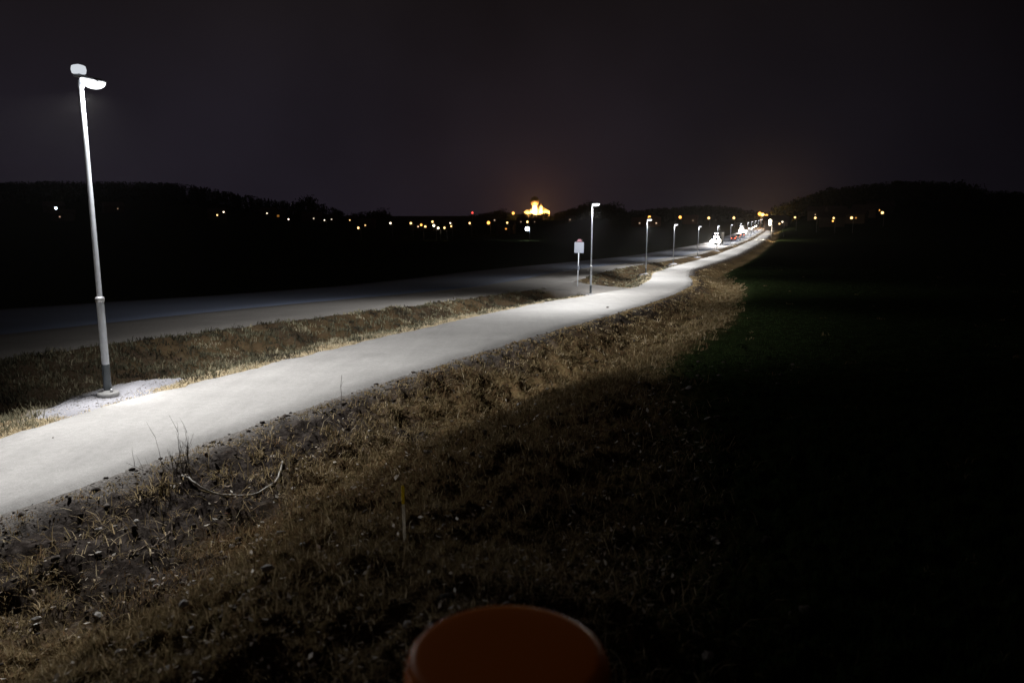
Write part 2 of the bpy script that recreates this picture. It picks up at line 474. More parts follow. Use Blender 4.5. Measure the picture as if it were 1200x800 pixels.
def tube(bm, pts, radii, seg=6):
    pts = [Vector(p) for p in pts]
    rings = []
    for i, p in enumerate(pts):
        t = (pts[min(i + 1, len(pts) - 1)] - pts[max(i - 1, 0)]).normalized()
        a = t.cross(Vector((0, 0, 1)))
        if a.length < 1e-3: a = t.cross(Vector((1, 0, 0)))
        a.normalize(); b = t.cross(a)
        rr = radii[i] if hasattr(radii, '__len__') else radii
        rings.append([bm.verts.new(p + a * rr * math.cos(2 * math.pi * k / seg) + b * rr * math.sin(2 * math.pi * k / seg)) for k in range(seg)])
    for a, b in zip(rings, rings[1:]):
        for k in range(seg):
            bm.faces.new((a[k], a[(k + 1) % seg], b[(k + 1) % seg], b[k]))
    bm.faces.new(rings[0][::-1]); bm.faces.new(rings[-1])

def grd(x, y, detail=True):
    return float(ground(np.array([x]), np.array([y]), detail)[0])

def copy_tree(o, parent=None):
    c = o.copy()
    COL.objects.link(c)
    c.parent = parent
    for ch in list(o.children):
        copy_tree(ch, c)
    return c

# ------------------------------------------------------------------ ground materials
def ground_material():
    m, nt, b = new_mat("ground")
    N, K = nt.nodes, nt.links
    geo = N.new('ShaderNodeNewGeometry')
    def noise(scale, detail=5, rough=.55):
        n = N.new('ShaderNodeTexNoise')
        n.inputs['Scale'].default_value = scale
        n.inputs['Detail'].default_value = detail
        n.inputs['Roughness'].default_value = rough
        K.new(geo.outputs['Position'], n.inputs['Vector'])
        return n.outputs[0]
    def ramp(src, stops):
        r = N.new('ShaderNodeValToRGB')
        els = r.color_ramp.elements
        els[0].position, els[0].color = stops[0][0], stops[0][1] + (1,)
        els[1].position, els[1].color = stops[-1][0], stops[-1][1] + (1,)
        for p, c in stops[1:-1]:
            x = els.new(p); x.color = c + (1,)
        K.new(src, r.inputs[0])
        return r.outputs[0]
    def mix(f, a, bb):
        x = N.new('ShaderNodeMix'); x.data_type = 'RGBA'
        K.new(f, x.inputs['Factor']); K.new(a, x.inputs['A']); K.new(bb, x.inputs['B'])
        return x.outputs['Result']
    def attr(n):
        a = N.new('ShaderNodeAttribute'); a.attribute_name = n
        return a.outputs['Fac']
    soil = ramp(noise(9), [(.3, (.014, .011, .010)), (.5, (.034, .028, .025)), (.68, (.075, .064, .058))])
    straw = ramp(noise(6, 8, .7), [(.28, (.055, .032, .017)), (.45, (.16, .105, .055)), (.56, (.12, .09, .043)), (.7, (.28, .20, .11))])
    field = ramp(noise(4, 6, .7), [(.3, (.014, .016, .009)), (.5, (.022, .032, .012)), (.7, (.028, .046, .015))])
    gravel = ramp(noise(40, 4), [(.3, (.10, .095, .09)), (.5, (.22, .21, .20)), (.7, (.40, .38, .37))])
    c = mix(attr('straw'), soil, straw)
    c = mix(attr('field'), c, field)
    c = mix(attr('gravel'), c, gravel)
    K.new(c, b.inputs['Base Color'])
    b.inputs['Roughness'].default_value = .95
    b.inputs['Specular IOR Level'].default_value = 0
    bp = N.new('ShaderNodeBump')
    bp.inputs['Strength'].default_value = .9
    bp.inputs['Distance'].default_value = .05
    K.new(noise(16, 7, .7), bp.inputs['Height'])
    K.new(bp.outputs[0], b.inputs['Normal'])
    return m

def strip_material(name, stops, scale, bump=.25, rough=.85, big=None):
    m, nt, b = new_mat(name)
    N, K = nt.nodes, nt.links
    geo = N.new('ShaderNodeNewGeometry')
    n = N.new('ShaderNodeTexNoise')
    n.inputs['Scale'].default_value = scale
    n.inputs['Detail'].default_value = 6
    n.inputs['Roughness'].default_value = .65
    K.new(geo.outputs['Position'], n.inputs['Vector'])
    r = N.new('ShaderNodeValToRGB')
    els = r.color_ramp.elements
    els[0].position, els[0].color = stops[0][0], stops[0][1] + (1,)
    els[1].position, els[1].color = stops[-1][0], stops[-1][1] + (1,)
    for p, c in stops[1:-1]:
        x = els.new(p); x.color = c + (1,)
    K.new(n.outputs[0], r.inputs[0])
    out = r.outputs[0]
    if big:
        n2 = N.new('ShaderNodeTexNoise')
        n2.inputs['Scale'].default_value = big
        n2.inputs['Detail'].default_value = 4
        K.new(geo.outputs['Position'], n2.inputs['Vector'])
        mr = N.new('ShaderNodeMapRange')
        mr.inputs['From Min'].default_value = .3; mr.inputs['From Max'].default_value = .7
        mr.inputs['To Min'].default_value = .90; mr.inputs['To Max'].default_value = 1.07
        K.new(n2.outputs[0], mr.inputs['Value'])
        vm = N.new('ShaderNodeVectorMath'); vm.operation = 'SCALE'
        K.new(out, vm.inputs[0]); K.new(mr.outputs[0], vm.inputs['Scale'])
        out = vm.outputs[0]
    K.new(out, b.inputs['Base Color'])
    b.inputs['Roughness'].default_value = rough
    b.inputs['Specular IOR Level'].default_value = .3
    bp = N.new('ShaderNodeBump')
    bp.inputs['Strength'].default_value = bump
    bp.inputs['Distance'].default_value = .012
    K.new(n.outputs[0], bp.inputs['Height'])
    K.new(bp.outputs[0], b.inputs['Normal'])
    return m

MAT_GROUND = ground_material()
MAT_PATH = strip_material("path_asphalt", [(.25, (.20, .195, .19)), (.5, (.27, .265, .26)), (.75, (.34, .335, .33))], 60, .3, .9, .7)
def worn_path():
    """streaks along the way of travel, grit and darker damp spots on the path"""
    nt = MAT_PATH.node_tree; N, K = nt.nodes, nt.links
    b = N['Principled BSDF']
    src = b.inputs['Base Color'].links[0].from_socket
    geo = N.new('ShaderNodeNewGeometry')
    def layer(src, scale, stretch, lo, hi, f0, f1, detail=5):
        mp = N.new('ShaderNodeMapping'); mp.vector_type = 'POINT'
        mp.inputs['Rotation'].default_value = (0, 0, R(19)); mp.inputs['Scale'].default_value = stretch
        K.new(geo.outputs['Position'], mp.inputs['Vector'])
        n = N.new('ShaderNodeTexNoise'); n.inputs['Scale'].default_value = scale; n.inputs['Detail'].default_value = detail; n.inputs['Roughness'].default_value = .7
        K.new(mp.outputs[0], n.inputs['Vector'])
        mr = N.new('ShaderNodeMapRange')
        mr.inputs['From Min'].default_value = f0; mr.inputs['From Max'].default_value = f1
        mr.inputs['To Min'].default_value = lo; mr.inputs['To Max'].default_value = hi
        K.new(n.outputs[0], mr.inputs['Value'])
        vm = N.new('ShaderNodeVectorMath'); vm.operation = 'SCALE'
        K.new(src, vm.inputs[0]); K.new(mr.outputs[0], vm.inputs['Scale'])
        return vm.outputs[0]
    c = layer(src, 2.2, (1, .10, 1), .93, 1.04, .35, .6)
    c = layer(c, 9.0, (1, 1, 1), .90, 1.07, .35, .65, 8)
    c = layer(c, .9, (1, .5, 1), .86, 1.0, .30, .45)
    K.new(c, b.inputs['Base Color'])
worn_path()
MAT_ROAD = strip_material("road_asphalt", [(.3, (.075, .094, .145)), (.7, (.115, .138, .200))], 50, .2, .8, .3)
MAT_SHOULDER = strip_material("shoulder_gravel", [(.3, (.10, .095, .088)), (.5, (.17, .16, .15)), (.7, (.25, .24, .23))], 30, .4, .95, .8)
MAT_GRAVEL = strip_material("lamp_gravel", [(.3, (.14, .14, .155)), (.5, (.20, .20, .22)), (.7, (.27, .27, .295))], 60, .4, .95, 2.0)

# ------------------------------------------------------------------ ground sheet
def build_ground():
    a1 = np.radians(np.arange(-52, 52.01, .17))
    a2 = np.radians(np.concatenate([np.arange(54, 180, 4.0), np.arange(180, 307, 4.0)]))
    ang = np.concatenate([a1, a2])                       # 0 = straight ahead, positive to the right
    n_r = 760
    rad = .6 * (3200 / .6) ** (np.arange(n_r) / (n_r - 1))
    A, RR = np.meshgrid(ang, rad)
    X = RR * np.sin(A); Y = RR * np.cos(A)
    Z = ground(X.ravel(), Y.ravel()).reshape(X.shape)
    na = len(ang)
    verts = np.stack([X, Y, Z], -1).reshape(-1, 3)
    verts = np.vstack([verts, [[0, 0, grd(0, 0)]]])
    i = np.arange(n_r - 1)[:, None] * na; j = np.arange(na)[None, :]; j2 = (j + 1) % na
    q = np.stack([i + j, i + j2, i + na + j2, i + na + j], -1).reshape(-1, 4)[:, ::-1]
    jj = np.arange(na)
    tri = np.stack([np.full(na, n_r * na), jj, (jj + 1) % na], -1)[:, ::-1]
    loops = np.concatenate([q.ravel(), tri.ravel()])
    starts = np.concatenate([np.arange(len(q)) * 4, len(q) * 4 + np.arange(na) * 3])
    x, y = verts[:, 0], verts[:, 1]
    yc = np.clip(y, -60, 1000)
    L, Rr, rs, rf = pathL(yc), pathR(yc), roadS(yc), roadF(yc)
    dR = x - Rr
    n = fbm(x * .6, y * .6, 4, 40); n2 = fbm(x * .25, y * .25, 3, 50)
    edge = field_edge(y) + .6 * n
    field = np.where(dR > 0, sstep(-.7, .9, dR - edge), np.where(x < rf - 2, .9, 0))
    straw = np.where(dR > 0, sstep(.5, 2.2, dR + .5 * n - 1.0 * (1 - sstep(11, 16, y))) * sstep(-5.4, -3.2, x + 2.0 * n + (8 - np.minimum(y, 8)) * .25), 1.0)
    straw = np.where((dR > 0), straw * sstep(-.55, .1, n + .25), np.where(x > rs, .30 + .3 * sstep(-.3, .2, n), .6))
    jm, _ = junc_mask(x, y)
    pad = lamp_pad(x, y)
    gr = np.where(dR > 0, .55 * (1 - sstep(.1, .9, dR + .4 * n)), np.where(x > rs, .75 * (1 - sstep(.15, .75, (L - x) + .3 * n)), .8))
    gr = np.where(x < rf - .6, 0, gr)
    gr = np.maximum(np.maximum(gr, jm * (x < L)), sstep(.25, .7, pad + .25 * n) * (x < L))
    o = from_arrays("ground", verts, loops, starts, MAT_GROUND, smooth=True,
                    attrs={'field': field, 'straw': straw, 'gravel': gr})
    tag(o, kind='structure')

build_ground()

def build_strip(name, ys, left, right, mat, lift, nx=10, crown=0.0, rough=0.0, skirt=.25, seed=0):
    """a sheet between two edge lines, with sloping edges that run down into the ground"""
    ys = np.asarray(ys, float)
    xl, xr = left(ys), right(ys)
    if rough:
        k = np.clip(1.0, 0, 1)
        xl = xl + rough * fbm(ys * 1.3, ys * 0 + seed, 3, seed + 1) + rough * .5 * fbm(ys * 6, ys * 0 + seed, 2, seed + 2)
        xr = xr + rough * fbm(ys * 1.3, ys * 0 + 5 + seed, 3, seed + 3) + rough * .5 * fbm(ys * 6, ys * 0 + 9 + seed, 2, seed + 4)
    us = np.linspace(0, 1, nx)
    X = xl[:, None] + (xr - xl)[:, None] * us[None]
    Y = np.repeat(ys[:, None], nx, 1)
    Z = zp(ys)[:, None] + lift + crown * 4 * (us * (1 - us))[None] + .012 * fbm(X * .8, Y * .8, 2, 77)
    XL = (xl - skirt)[:, None]; XR = (xr + skirt)[:, None]
    X = np.concatenate([XL, X, XR], 1)
    Y = np.concatenate([Y[:, :1], Y, Y[:, :1]], 1)
    Z = np.concatenate([Z[:, :1] - skirt * .7, Z, Z[:, -1:] - skirt * .7], 1)
    n, w = X.shape
    i = np.arange(n - 1)[:, None] * w; j = np.arange(w - 1)[None]
    q = np.stack([i + j, i + j + 1, i + w + j + 1, i + w + j], -1).reshape(-1, 4)
    return tag(from_arrays(name, np.stack([X, Y, Z], -1).reshape(-1, 3), q.ravel(), np.arange(len(q)) * 4, mat, smooth=True), kind='structure')

def spaced(a, b):
    out = [a]
    while out[-1] < b:
        out.append(out[-1] + max(.25, abs(out[-1]) * .012))
    return out

YS = spaced(-25, 640)
build_strip("path", YS, pathL, pathR, MAT_PATH, .03, 10, .02, .17, .22, 3)
build_strip("road", YS, roadF, roadN, MAT_ROAD, .05, 8, .06, .05, .5, 13)
build_strip("road_shoulder", YS, lambda y: roadN(y) - .3, roadS, MAT_SHOULDER, .02, 5, 0, .35, .4, 23)

def build_patch(name, poly_fn, mat):
    pass

def gravel_link():
    bm = bmesh.new()
    A, B, Cc, D = [Vector((p[0], p[1], 0)) for p in JUNC]
    n, w = 22, 12
    grid = []
    for i in range(n + 1):
        t = i / n
        row = []
        for j in range(w + 1):
            s = j / w
            flare = (2 * t - 1) ** 2 * .9
            p = (A.lerp(D, t)).lerp(B.lerp(Cc, t), s)
            p += (B - A).normalized() * (s - .5) * flare * 1.4
            # run slightly under the path and the shoulder at both ends
            ext = (D - A).normalized() * (-.8 if i == 0 else (.8 if i == n else 0))
            p += ext
            z = float(zp(p.y)) + .012 - .06 * (1 if j in (0, w) else 0) + .02 * float(fbm(np.array([p.x * 2]), np.array([p.y * 2]), 2, 5)[0])
            row.append(bm.verts.new((p.x, p.y, z)))
        grid.append(row)
    for i in range(n):
        for j in range(w):
            bm.faces.new((grid[i][j], grid[i][j + 1], grid[i + 1][j + 1], grid[i + 1][j]))
    tag(from_bm("gravel_link", bm, MAT_SHOULDER), kind='structure')
gravel_link()

def gravel_pad(x, y, rx, ry, h):
    """low heap of crushed stone round a lamp foot"""
    bm = bmesh.new()
    n, m = 30, 9
    z0 = grd(x, y, False)
    c = bm.verts.new((x, y, z0 + h))
    prev = None
    rings = []
    for k in range(1, m + 1):
        t = k / m
        ring = []
        for i in range(n):
            a = 2 * math.pi * i / n
            w = 1 + .16 * math.sin(2 * a + x) + .08 * math.sin(5 * a + y)
            px, py = x + rx * t * w * math.cos(a), y + ry * t * w * math.sin(a)
            zz = max(grd(px, py, False) - .02, -99) + h * (1 - t ** 2) ** 1 + (.02 * rnd.uniform(-1, 1) if t < .99 else -.05)
            if t < .35: zz = z0 + h * (1 - t ** 2) + .01 * rnd.uniform(-1, 1)
            ring.append(bm.verts.new((px, py, zz)))
        rings.append(ring)
    for i in range(n):
        bm.faces.new((c, rings[0][i], rings[0][(i + 1) % n]))
    for a, b in zip(rings, rings[1:]):
        for i in range(n):
            bm.faces.new((a[i], b[i], b[(i + 1) % n], a[(i + 1) % n]))
    tag(from_bm("gravel_patch", bm, MAT_GRAVEL), kind='structure')
gravel_pad(-8.05, 15.0, .95, 2.4, .07)
for lx, ly in LAMPS[1:6]:
    gravel_pad(lx, ly, .7, .9, .06)
# ------------------------------------------------------------------ path lamps
MAT_GALV = simple("galvanised_steel", (.60, .64, .70), .55, .05, .5, .18, 14)
MAT_GALV_DARK = simple("coated_steel", (.085, .10, .11), .45, .3, .5, .15, 10)
MAT_LAMPBODY = simple("lamp_aluminium", (.50, .51, .53), .4, .5, .5, .1, 20)
MAT_CONC = simple("foundation_concrete", (.26, .26, .26), .9, 0, .2, .25, 25, .3)
LED = (.90, .94, 1.0)

def lamp_light(name, parent, loc, direction, power, v0, shift, tail, far_edge, beam_right, back_throw):
    """the lantern's own distribution: a road lens that throws far along the path and cuts off across it"""
    ld = bpy.data.lights.new(name, 'POINT')
    ld.energy = power
    ld.color = (1.0, .982, .955)
    ld.shadow_soft_size = .09
    ld.use_nodes = True
    nt = ld.node_tree
    N, K = nt.nodes, nt.links
    N.clear()
    out = N.new('ShaderNodeOutputLight')
    em = N.new('ShaderNodeEmission')
    K.new(em.outputs[0], out.inputs[0])
    geo = N.new('ShaderNodeNewGeometry')
    along = Vector((direction[0], direction[1], 0)).normalized()
    across = Vector((along.y, -along.x, 0))               # to the right of the path
    def dot(v):
        d = N.new('ShaderNodeVectorMath'); d.operation = 'DOT_PRODUCT'
        K.new(geo.outputs['Incoming'], d.inputs[0]); d.inputs[1].default_value = v
        return d.outputs['Value']
    def M(op, a, b=None):
        n = N.new('ShaderNodeMath'); n.operation = op
        for i, v in enumerate((a, b)):
            if v is None: continue
            if isinstance(v, (int, float)): n.inputs[i].default_value = v
            else: K.new(v, n.inputs[i])
        return n.outputs[0]
    SGN = LAMP_SIGN
    du = M('MULTIPLY', dot(along), SGN)
    dv = M('MULTIPLY', dot(across), SGN)
    dz = M('MULTIPLY', dot(Vector((0, 0, -1))), SGN)     # 1 = straight down
    down = M('MAXIMUM', dz, .02)
    u = M('DIVIDE', du, down)
    # angle out of the vertical plane along the path
    w = M('DIVIDE', dv, M('SQRT', M('ADD', M('MULTIPLY', du, du), M('MULTIPLY', down, down))))
    dw = M('SUBTRACT', w, v0)
    right = M('GREATER_THAN', dw, 0.0)
    sg = M('ADD', M('MULTIPLY', right, beam_right - BEAM_LEFT), BEAM_LEFT)
    g = M('DIVIDE', dw, sg)
    gauss = M('EXPONENT', M('MULTIPLY', M('MULTIPLY', g, g), -.5))
    # shield at the back of the lantern: little light straight behind the pole
    sinphi = M('DIVIDE', dv, M('SQRT', M('ADD', M('ADD', M('MULTIPLY', du, du), M('MULTIPLY', dv, dv)), .0004)))
    back = N.new('ShaderNodeMapRange'); back.interpolation_type = 'SMOOTHSTEP'
    back.inputs['From Min'].default_value = -1.0; back.inputs['From Max'].default_value = -.32
    back.inputs['To Min'].default_value = .09
    K.new(sinphi, back.inputs['Value'])
    gauss = M('MULTIPLY', gauss, back.outputs[0])
    # sharp edge of the beam along the far side of the path
    v = M('DIVIDE', dv, down)
    edge = N.new('ShaderNodeMapRange'); edge.interpolation_type = 'SMOOTHSTEP'
    edge.inputs['From Min'].default_value = .55 + shift; edge.inputs['From Max'].default_value = far_edge + shift
    edge.inputs['To Min'].default_value = 1.0; edge.inputs['To Max'].default_value = tail
    K.new(v, edge.inputs['Value'])
    gauss = M('MULTIPLY', gauss, edge.outputs[0])
    ex = M('ADD', M('MULTIPLY', M('LESS_THAN', u, 0.0), back_throw - .84), .84)     # throw towards either end of the path
    far = M('POWER', M('ADD', M('MULTIPLY', u, u), 1.0), ex)
    cut = N.new('ShaderNodeMapRange'); cut.interpolation_type = 'SMOOTHSTEP'
    cut.inputs['From Min'].default_value = .12; cut.inputs['From Max'].default_value = .33
    K.new(dz, cut.inputs['Value'])
    spill = N.new('ShaderNodeMapRange'); spill.interpolation_type = 'SMOOTHSTEP'
    spill.inputs['From Min'].default_value = -.7; spill.inputs['From Max'].default_value = .5
    spill.inputs['To Max'].default_value = SPILL
    K.new(dz, spill.inputs['Value'])
    # open window straight down, which also lights the pole
    nad = N.new('ShaderNodeMapRange'); nad.interpolation_type = 'SMOOTHSTEP'
    nad.inputs['From Min'].default_value = .975; nad.inputs['From Max'].default_value = .997
    nad.inputs['To Max'].default_value = .32
    K.new(dz, nad.inputs['Value'])
    s = M('ADD', M('ADD', M('MULTIPLY', M('MULTIPLY', gauss, far), cut.outputs[0]), spill.outputs[0]), nad.outputs[0])
    K.new(s, em.inputs['Strength'])
    o = bpy.data.objects.new(name, ld)
    COL.objects.link(o)
    o.parent = parent
    o.location = loc
    return o

LAMP_SIGN = 1.0
BEAM_LEFT, SPILL = .82, .036

def lamp_meshes(H):
    d = {}
    bm = bmesh.new()
    lathe(bm, [(.072, -.12), (.072, .58), (.0715, .62), (.0713, .66), (.069, 1.80), (.069, 1.85)], 20)
    d['lower_pole'] = bm
    bm = bmesh.new()
    lathe(bm, [(.050, 1.86), (.050, 1.95), (.0425, H - .24), (.042, H - .17), (.053, H - .13), (.054, H - .10), (.054, H - .05), (.045, H)], 18)
    d['upper_pole'] = bm
    bm = bmesh.new()
    lathe(bm, [(.069, 1.83), (.082, 1.835), (.084, 1.90), (.075, 1.925), (.050, 1.94)], 20)
    d['collar'] = bm
    bm = bmesh.new()
    lathe(bm, [(.0735, -.1), (.0735, .60), (.0725, .605)], 20)
    d['sleeve'] = bm
    bm = bmesh.new()
    lathe(bm, [(.19, -.25), (.20, .02), (.185, .055), (.10, .065), (.078, .09)], 22)
    d['foundation'] = bm
    bm = bmesh.new()
    lathe(bm, [(.02, 0), (.03, .012), (.028, .03), (.012, .05)], 12, (.115, -.03, .075))
    d['bolt'] = bm
    # lantern: local +X points out over the path, tilted a little upwards
    bm = bmesh.new()
    box(bm, (.21, 0, H + .06), (.54, .22, .04), .016)
    box(bm, (-.0, 0, H + .08), (.16, .15, .05), .016)
    for k in range(5):
        box(bm, (.1 + .07 * k, 0, H + .085), (.012, .18, .025))
    d['lantern'] = bm
    bm = bmesh.new()
    r = bmesh.ops.create_uvsphere(bm, u_segments=20, v_segments=12, radius=1)
    bmesh.ops.scale(bm, vec=(.25, .155, .14), verts=r['verts']); bmesh.ops.translate(bm, vec=(.275, 0, H + .03), verts=r['verts'])
    for q in r['verts']: q.co.z = min(q.co.z, H + .05)
    d['lens'] = bm
    bm = bmesh.new()
    tube(bm, [(0, 0, H - .05), (0, 0, H + .03), (.06, 0, H + .035)], [.036, .036, .03], 10)
    d['spigot'] = bm
    return d

LAMP_H = 5.95
LM = {'lower_pole': MAT_GALV, 'upper_pole': MAT_GALV, 'collar': MAT_LAMPBODY, 'sleeve': MAT_GALV_DARK, 'foundation': MAT_CONC,
      'bolt': MAT_LAMPBODY, 'lantern': MAT_LAMPBODY, 'lens': None, 'spigot': MAT_GALV}
MAT_LENS = glow((.95, .97, 1.0), 3.0)
lamp_mesh_data = {}
for k, bm in lamp_meshes(LAMP_H).items():
    me = bpy.data.meshes.new(k)
    bmesh.ops.recalc_face_normals(bm, faces=bm.faces)
    bm.to_mesh(me); bm.free()
    me.materials.append(MAT_LENS if k == 'lens' else LM[k])
    for p in me.polygons:
        p.use_smooth = k != 'lantern' and len(p.vertices) <= 4
    lamp_mesh_data[k] = me

LAMP_LABELS = [
    'tall galvanised path lamp nearest the camera, standing in a pale gravel patch',
    'galvanised path lamp just right of the white road sign, beside the gravel link',
    'third path lamp along, on the bend of the path beyond the road sign',
    'fourth path lamp along, small and half hidden behind the lit grass hump',
    'fifth path lamp along, just left of the nearest dazzling headlights',
    'sixth path lamp along, its lantern right above the nearest headlights',
    'seventh path lamp along, just behind the nearest dazzling headlights',
    'eighth path lamp along, between the nearest headlights and the second headlight cluster',
    'ninth path lamp along, a speck just before the second cluster of headlights',
    'tenth path lamp along, a speck beside the second cluster of headlights',
    'eleventh path lamp along, a speck just past the second cluster of headlights',
    'twelfth path lamp along, a speck among the farthest headlights',
    'thirteenth path lamp along, last but one before the path ends among the lights',
    'farthest path lamp, where the path runs out under the orange lights',
]
LAMP_P = 4450.0
for i, (lx, ly) in enumerate(LAMPS):
    fx = float(pathL(ly + 6) - pathL(ly - 6)) / 12
    if i == 0: fx = .27
    along = Vector((fx, 1, 0)).normalized()
    across = Vector((along.y, -along.x, 0))
    z = float(zp(ly)) - .02 if i else grd(lx, ly, False) + .10
    root = empty("street_lamp", (lx, ly, z), math.atan2(across.y, across.x))
    tag(root, LAMP_LABELS[i], 'street lamp', 'lamps along the lit path')
    for k, me in lamp_mesh_data.items():
        if i > 5 and k in ('bolt', 'sleeve', 'foundation', 'spigot'):
            continue
        c = bpy.data.objects.new(k, me)
        COL.objects.link(c)
        c.parent = root
        if k in ('lantern', 'lens', 'spigot') and k != 'spigot':
            c.matrix_local = Matrix.Translation((0, 0, LAMP_H)) @ Matrix.Rotation(R(12 if i == 0 else 0), 4, 'Y') @ Matrix.Translation((0, 0, -LAMP_H))
    mid = .5 * float(pathL(ly) + pathR(ly)) - lx
    off = mid * along.y                                       # distance from the lamp to the middle of the path
    lamp_light("light", root, (.29, 0, LAMP_H - .24), along, LAMP_P * (.95 if i == 0 else 1.0), max(.12, min(.60, (off - .55) / LAMP_H)), max(0, (off - 2.7) / LAMP_H), .055 if i == 0 else (.27 if i in (1, 2) else .02), 2.85 if i == 0 else 1.8, 1.0 if i == 0 else .9, .62 if i == 0 else .84)
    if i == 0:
        # added glowing block in place of a pale glare patch above the head
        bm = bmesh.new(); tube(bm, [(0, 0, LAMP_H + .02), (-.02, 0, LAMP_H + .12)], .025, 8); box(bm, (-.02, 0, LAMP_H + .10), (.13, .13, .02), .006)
        rl = from_bm("glare_block_stem", bm, MAT_LAMPBODY, root, False)
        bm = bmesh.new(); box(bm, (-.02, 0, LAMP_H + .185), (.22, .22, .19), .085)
        from_bm("glare_block", bm, glow((.88, .93, 1.0), .72), rl, True)
# ------------------------------------------------------------------ grass
def grass_material(name, stops, rough=.8):
    m, nt, b = new_mat(name)
    N, K = nt.nodes, nt.links
    a = N.new('ShaderNodeAttribute'); a.attribute_name = 'tone'
    r = N.new('ShaderNodeValToRGB')
    els = r.color_ramp.elements
    els[0].position, els[0].color = stops[0][0], stops[0][1] + (1,)
    els[1].position, els[1].color = stops[-1][0], stops[-1][1] + (1,)
    for p, c in stops[1:-1]:
        x = els.new(p); x.color = c + (1,)
    K.new(a.outputs['Fac'], r.inputs[0])
    K.new(r.outputs[0], b.inputs['Base Color'])
    if rough > .9:                                     # soil and stone: opaque
        b.inputs['Roughness'].default_value = rough
        b.inputs['Specular IOR Level'].default_value = .1
        return m
    # thin blades let part of the light through
    df = N.new('ShaderNodeBsdfDiffuse'); tr = N.new('ShaderNodeBsdfTranslucent'); mx = N.new('ShaderNodeMixShader')
    mx.inputs[0].default_value = .45
    K.new(r.outputs[0], df.inputs['Color']); K.new(r.outputs[0], tr.inputs['Color'])
    K.new(df.outputs[0], mx.inputs[1]); K.new(tr.outputs[0], mx.inputs[2])
    K.new(mx.outputs[0], N['Material Output'].inputs['Surface'])
    N.remove(b)
    return m

MAT_DRY = grass_material("dry_grass", [(0, (.065, .038, .022)), (.28, (.18, .115, .062)), (.48, (.18, .145, .075)), (.7, (.33, .25, .145)), (1, (.56, .48, .34))])
MAT_FIELD = grass_material("field_grass", [(0, (.018, .024, .010)), (.45, (.032, .050, .018)), (.75, (.040, .072, .022)), (1, (.034, .058, .018))])

def blades(name, bx, by, hgt, wid, lean, tone, mat, label, cat, lift=-.004):
    """one bent blade per entry: a quad and a tip"""
    n = len(bx)
    bz = ground(bx, by) + lift
    az = rng.uniform(0, 2 * np.pi, n)
    face = az + np.pi / 2 + rng.normal(0, .5, n)
    dx, dy = np.cos(az), np.sin(az)
    wx, wy = np.cos(face) * wid, np.sin(face) * wid
    v = np.zeros((n, 5, 3))
    h1 = hgt * .55; l1 = hgt * lean * .35
    h2 = hgt * np.sqrt(np.clip(1 - (np.minimum(lean, 1) * .95) ** 2, .05, 1)); l2 = hgt * lean
    base = np.stack([bx, by, bz], -1)
    v[:, 0] = base + np.stack([-wx, -wy, 0 * wx], -1)
    v[:, 1] = base + np.stack([wx, wy, 0 * wx], -1)
    mid = base + np.stack([dx * l1, dy * l1, np.minimum(h1, h2 * .75)], -1)
    v[:, 2] = mid + np.stack([wx, wy, 0 * wx], -1) * .75
    v[:, 3] = mid + np.stack([-wx, -wy, 0 * wx], -1) * .75
    v[:, 4] = base + np.stack([dx * l2, dy * l2, h2], -1)
    k = np.arange(n)[:, None] * 5
    loops = np.concatenate([k + 0, k + 1, k + 2, k + 3, k + 3, k + 2, k + 4], 1).ravel()
    starts = np.stack([np.arange(n) * 7, np.arange(n) * 7 + 4], -1).ravel()
    o = from_arrays(name, v.reshape(-1, 3), loops, starts, mat, attrs={'tone': np.repeat(tone, 5)})
    tag(o, label, cat, kind='stuff')
    return o

def scatter(n, rmin, rmax, amax):
    r = rmin * (rmax / rmin) ** rng.uniform(0, 1, n)
    a = np.radians(rng.uniform(-amax, amax, n))
    return r * np.sin(a), r * np.cos(a)

def tufts(x, y, per, spread, h0, tone0, lean0=.55, wmin=.0035, wk=.00055):
    n = len(x)
    s = rng.uniform(.6, 1.5, n) * h0
    bx = np.repeat(x, per) + rng.normal(0, 1, n * per) * np.repeat(s, per) * spread
    by = np.repeat(y, per) + rng.normal(0, 1, n * per) * np.repeat(s, per) * spread
    h = np.repeat(s, per) * rng.uniform(.5, 1.25, n * per)
    r = np.hypot(bx, by)
    w = np.maximum(wmin, wk * r) * rng.uniform(.7, 1.3, n * per)
    t = np.clip(np.repeat(tone0 + rng.normal(0, .10, n), per) + rng.normal(0, .12, n * per), 0, 1)
    l = np.clip(rng.normal(lean0, .25, n * per), 0, 1.1)
    return bx, by, h, w, l, t

def cat_arr(parts):
    return [np.concatenate(z) for z in zip(*parts)]

# banks of the path
x, y = scatter(105000, 2.2, 130, 42)
yc = np.clip(y, -60, 1000)
dR = x - pathR(yc); dL = pathL(yc) - x; gap = pathL(yc) - roadS(yc)
jm, jd = junc_mask(x, y)
nz = fbm(x * .6, y * .6, 4, 40); clump = fbm(x * 1.1, y * 1.1, 3, 61)
straw_right = sstep(.35, 1.8, dR + .5 * nz - 1.0 * (1 - sstep(11, 16, y))) * sstep(-5.4, -3.2, x + 2.0 * nz + (8 - np.minimum(y, 8)) * .25)
p_right = np.where(dR > 0, straw_right * (1 - .997 * sstep(-1.4, .7, dR - field_edge(y) + .6 * nz)), 0) * sstep(-.75, .0, clump + .12)
p_left = np.where((dL > .1) & (dL < gap - .2), .5 + .5 * sstep(-.3, .3, clump), 0) * (1 - jm) * (1 - sstep(.35, .8, lamp_pad(x, y)))
keep = rng.uniform(0, 1, len(x)) < np.maximum(p_right, p_left)
x, y, nz, dR = x[keep], y[keep], nz[keep], dR[keep]
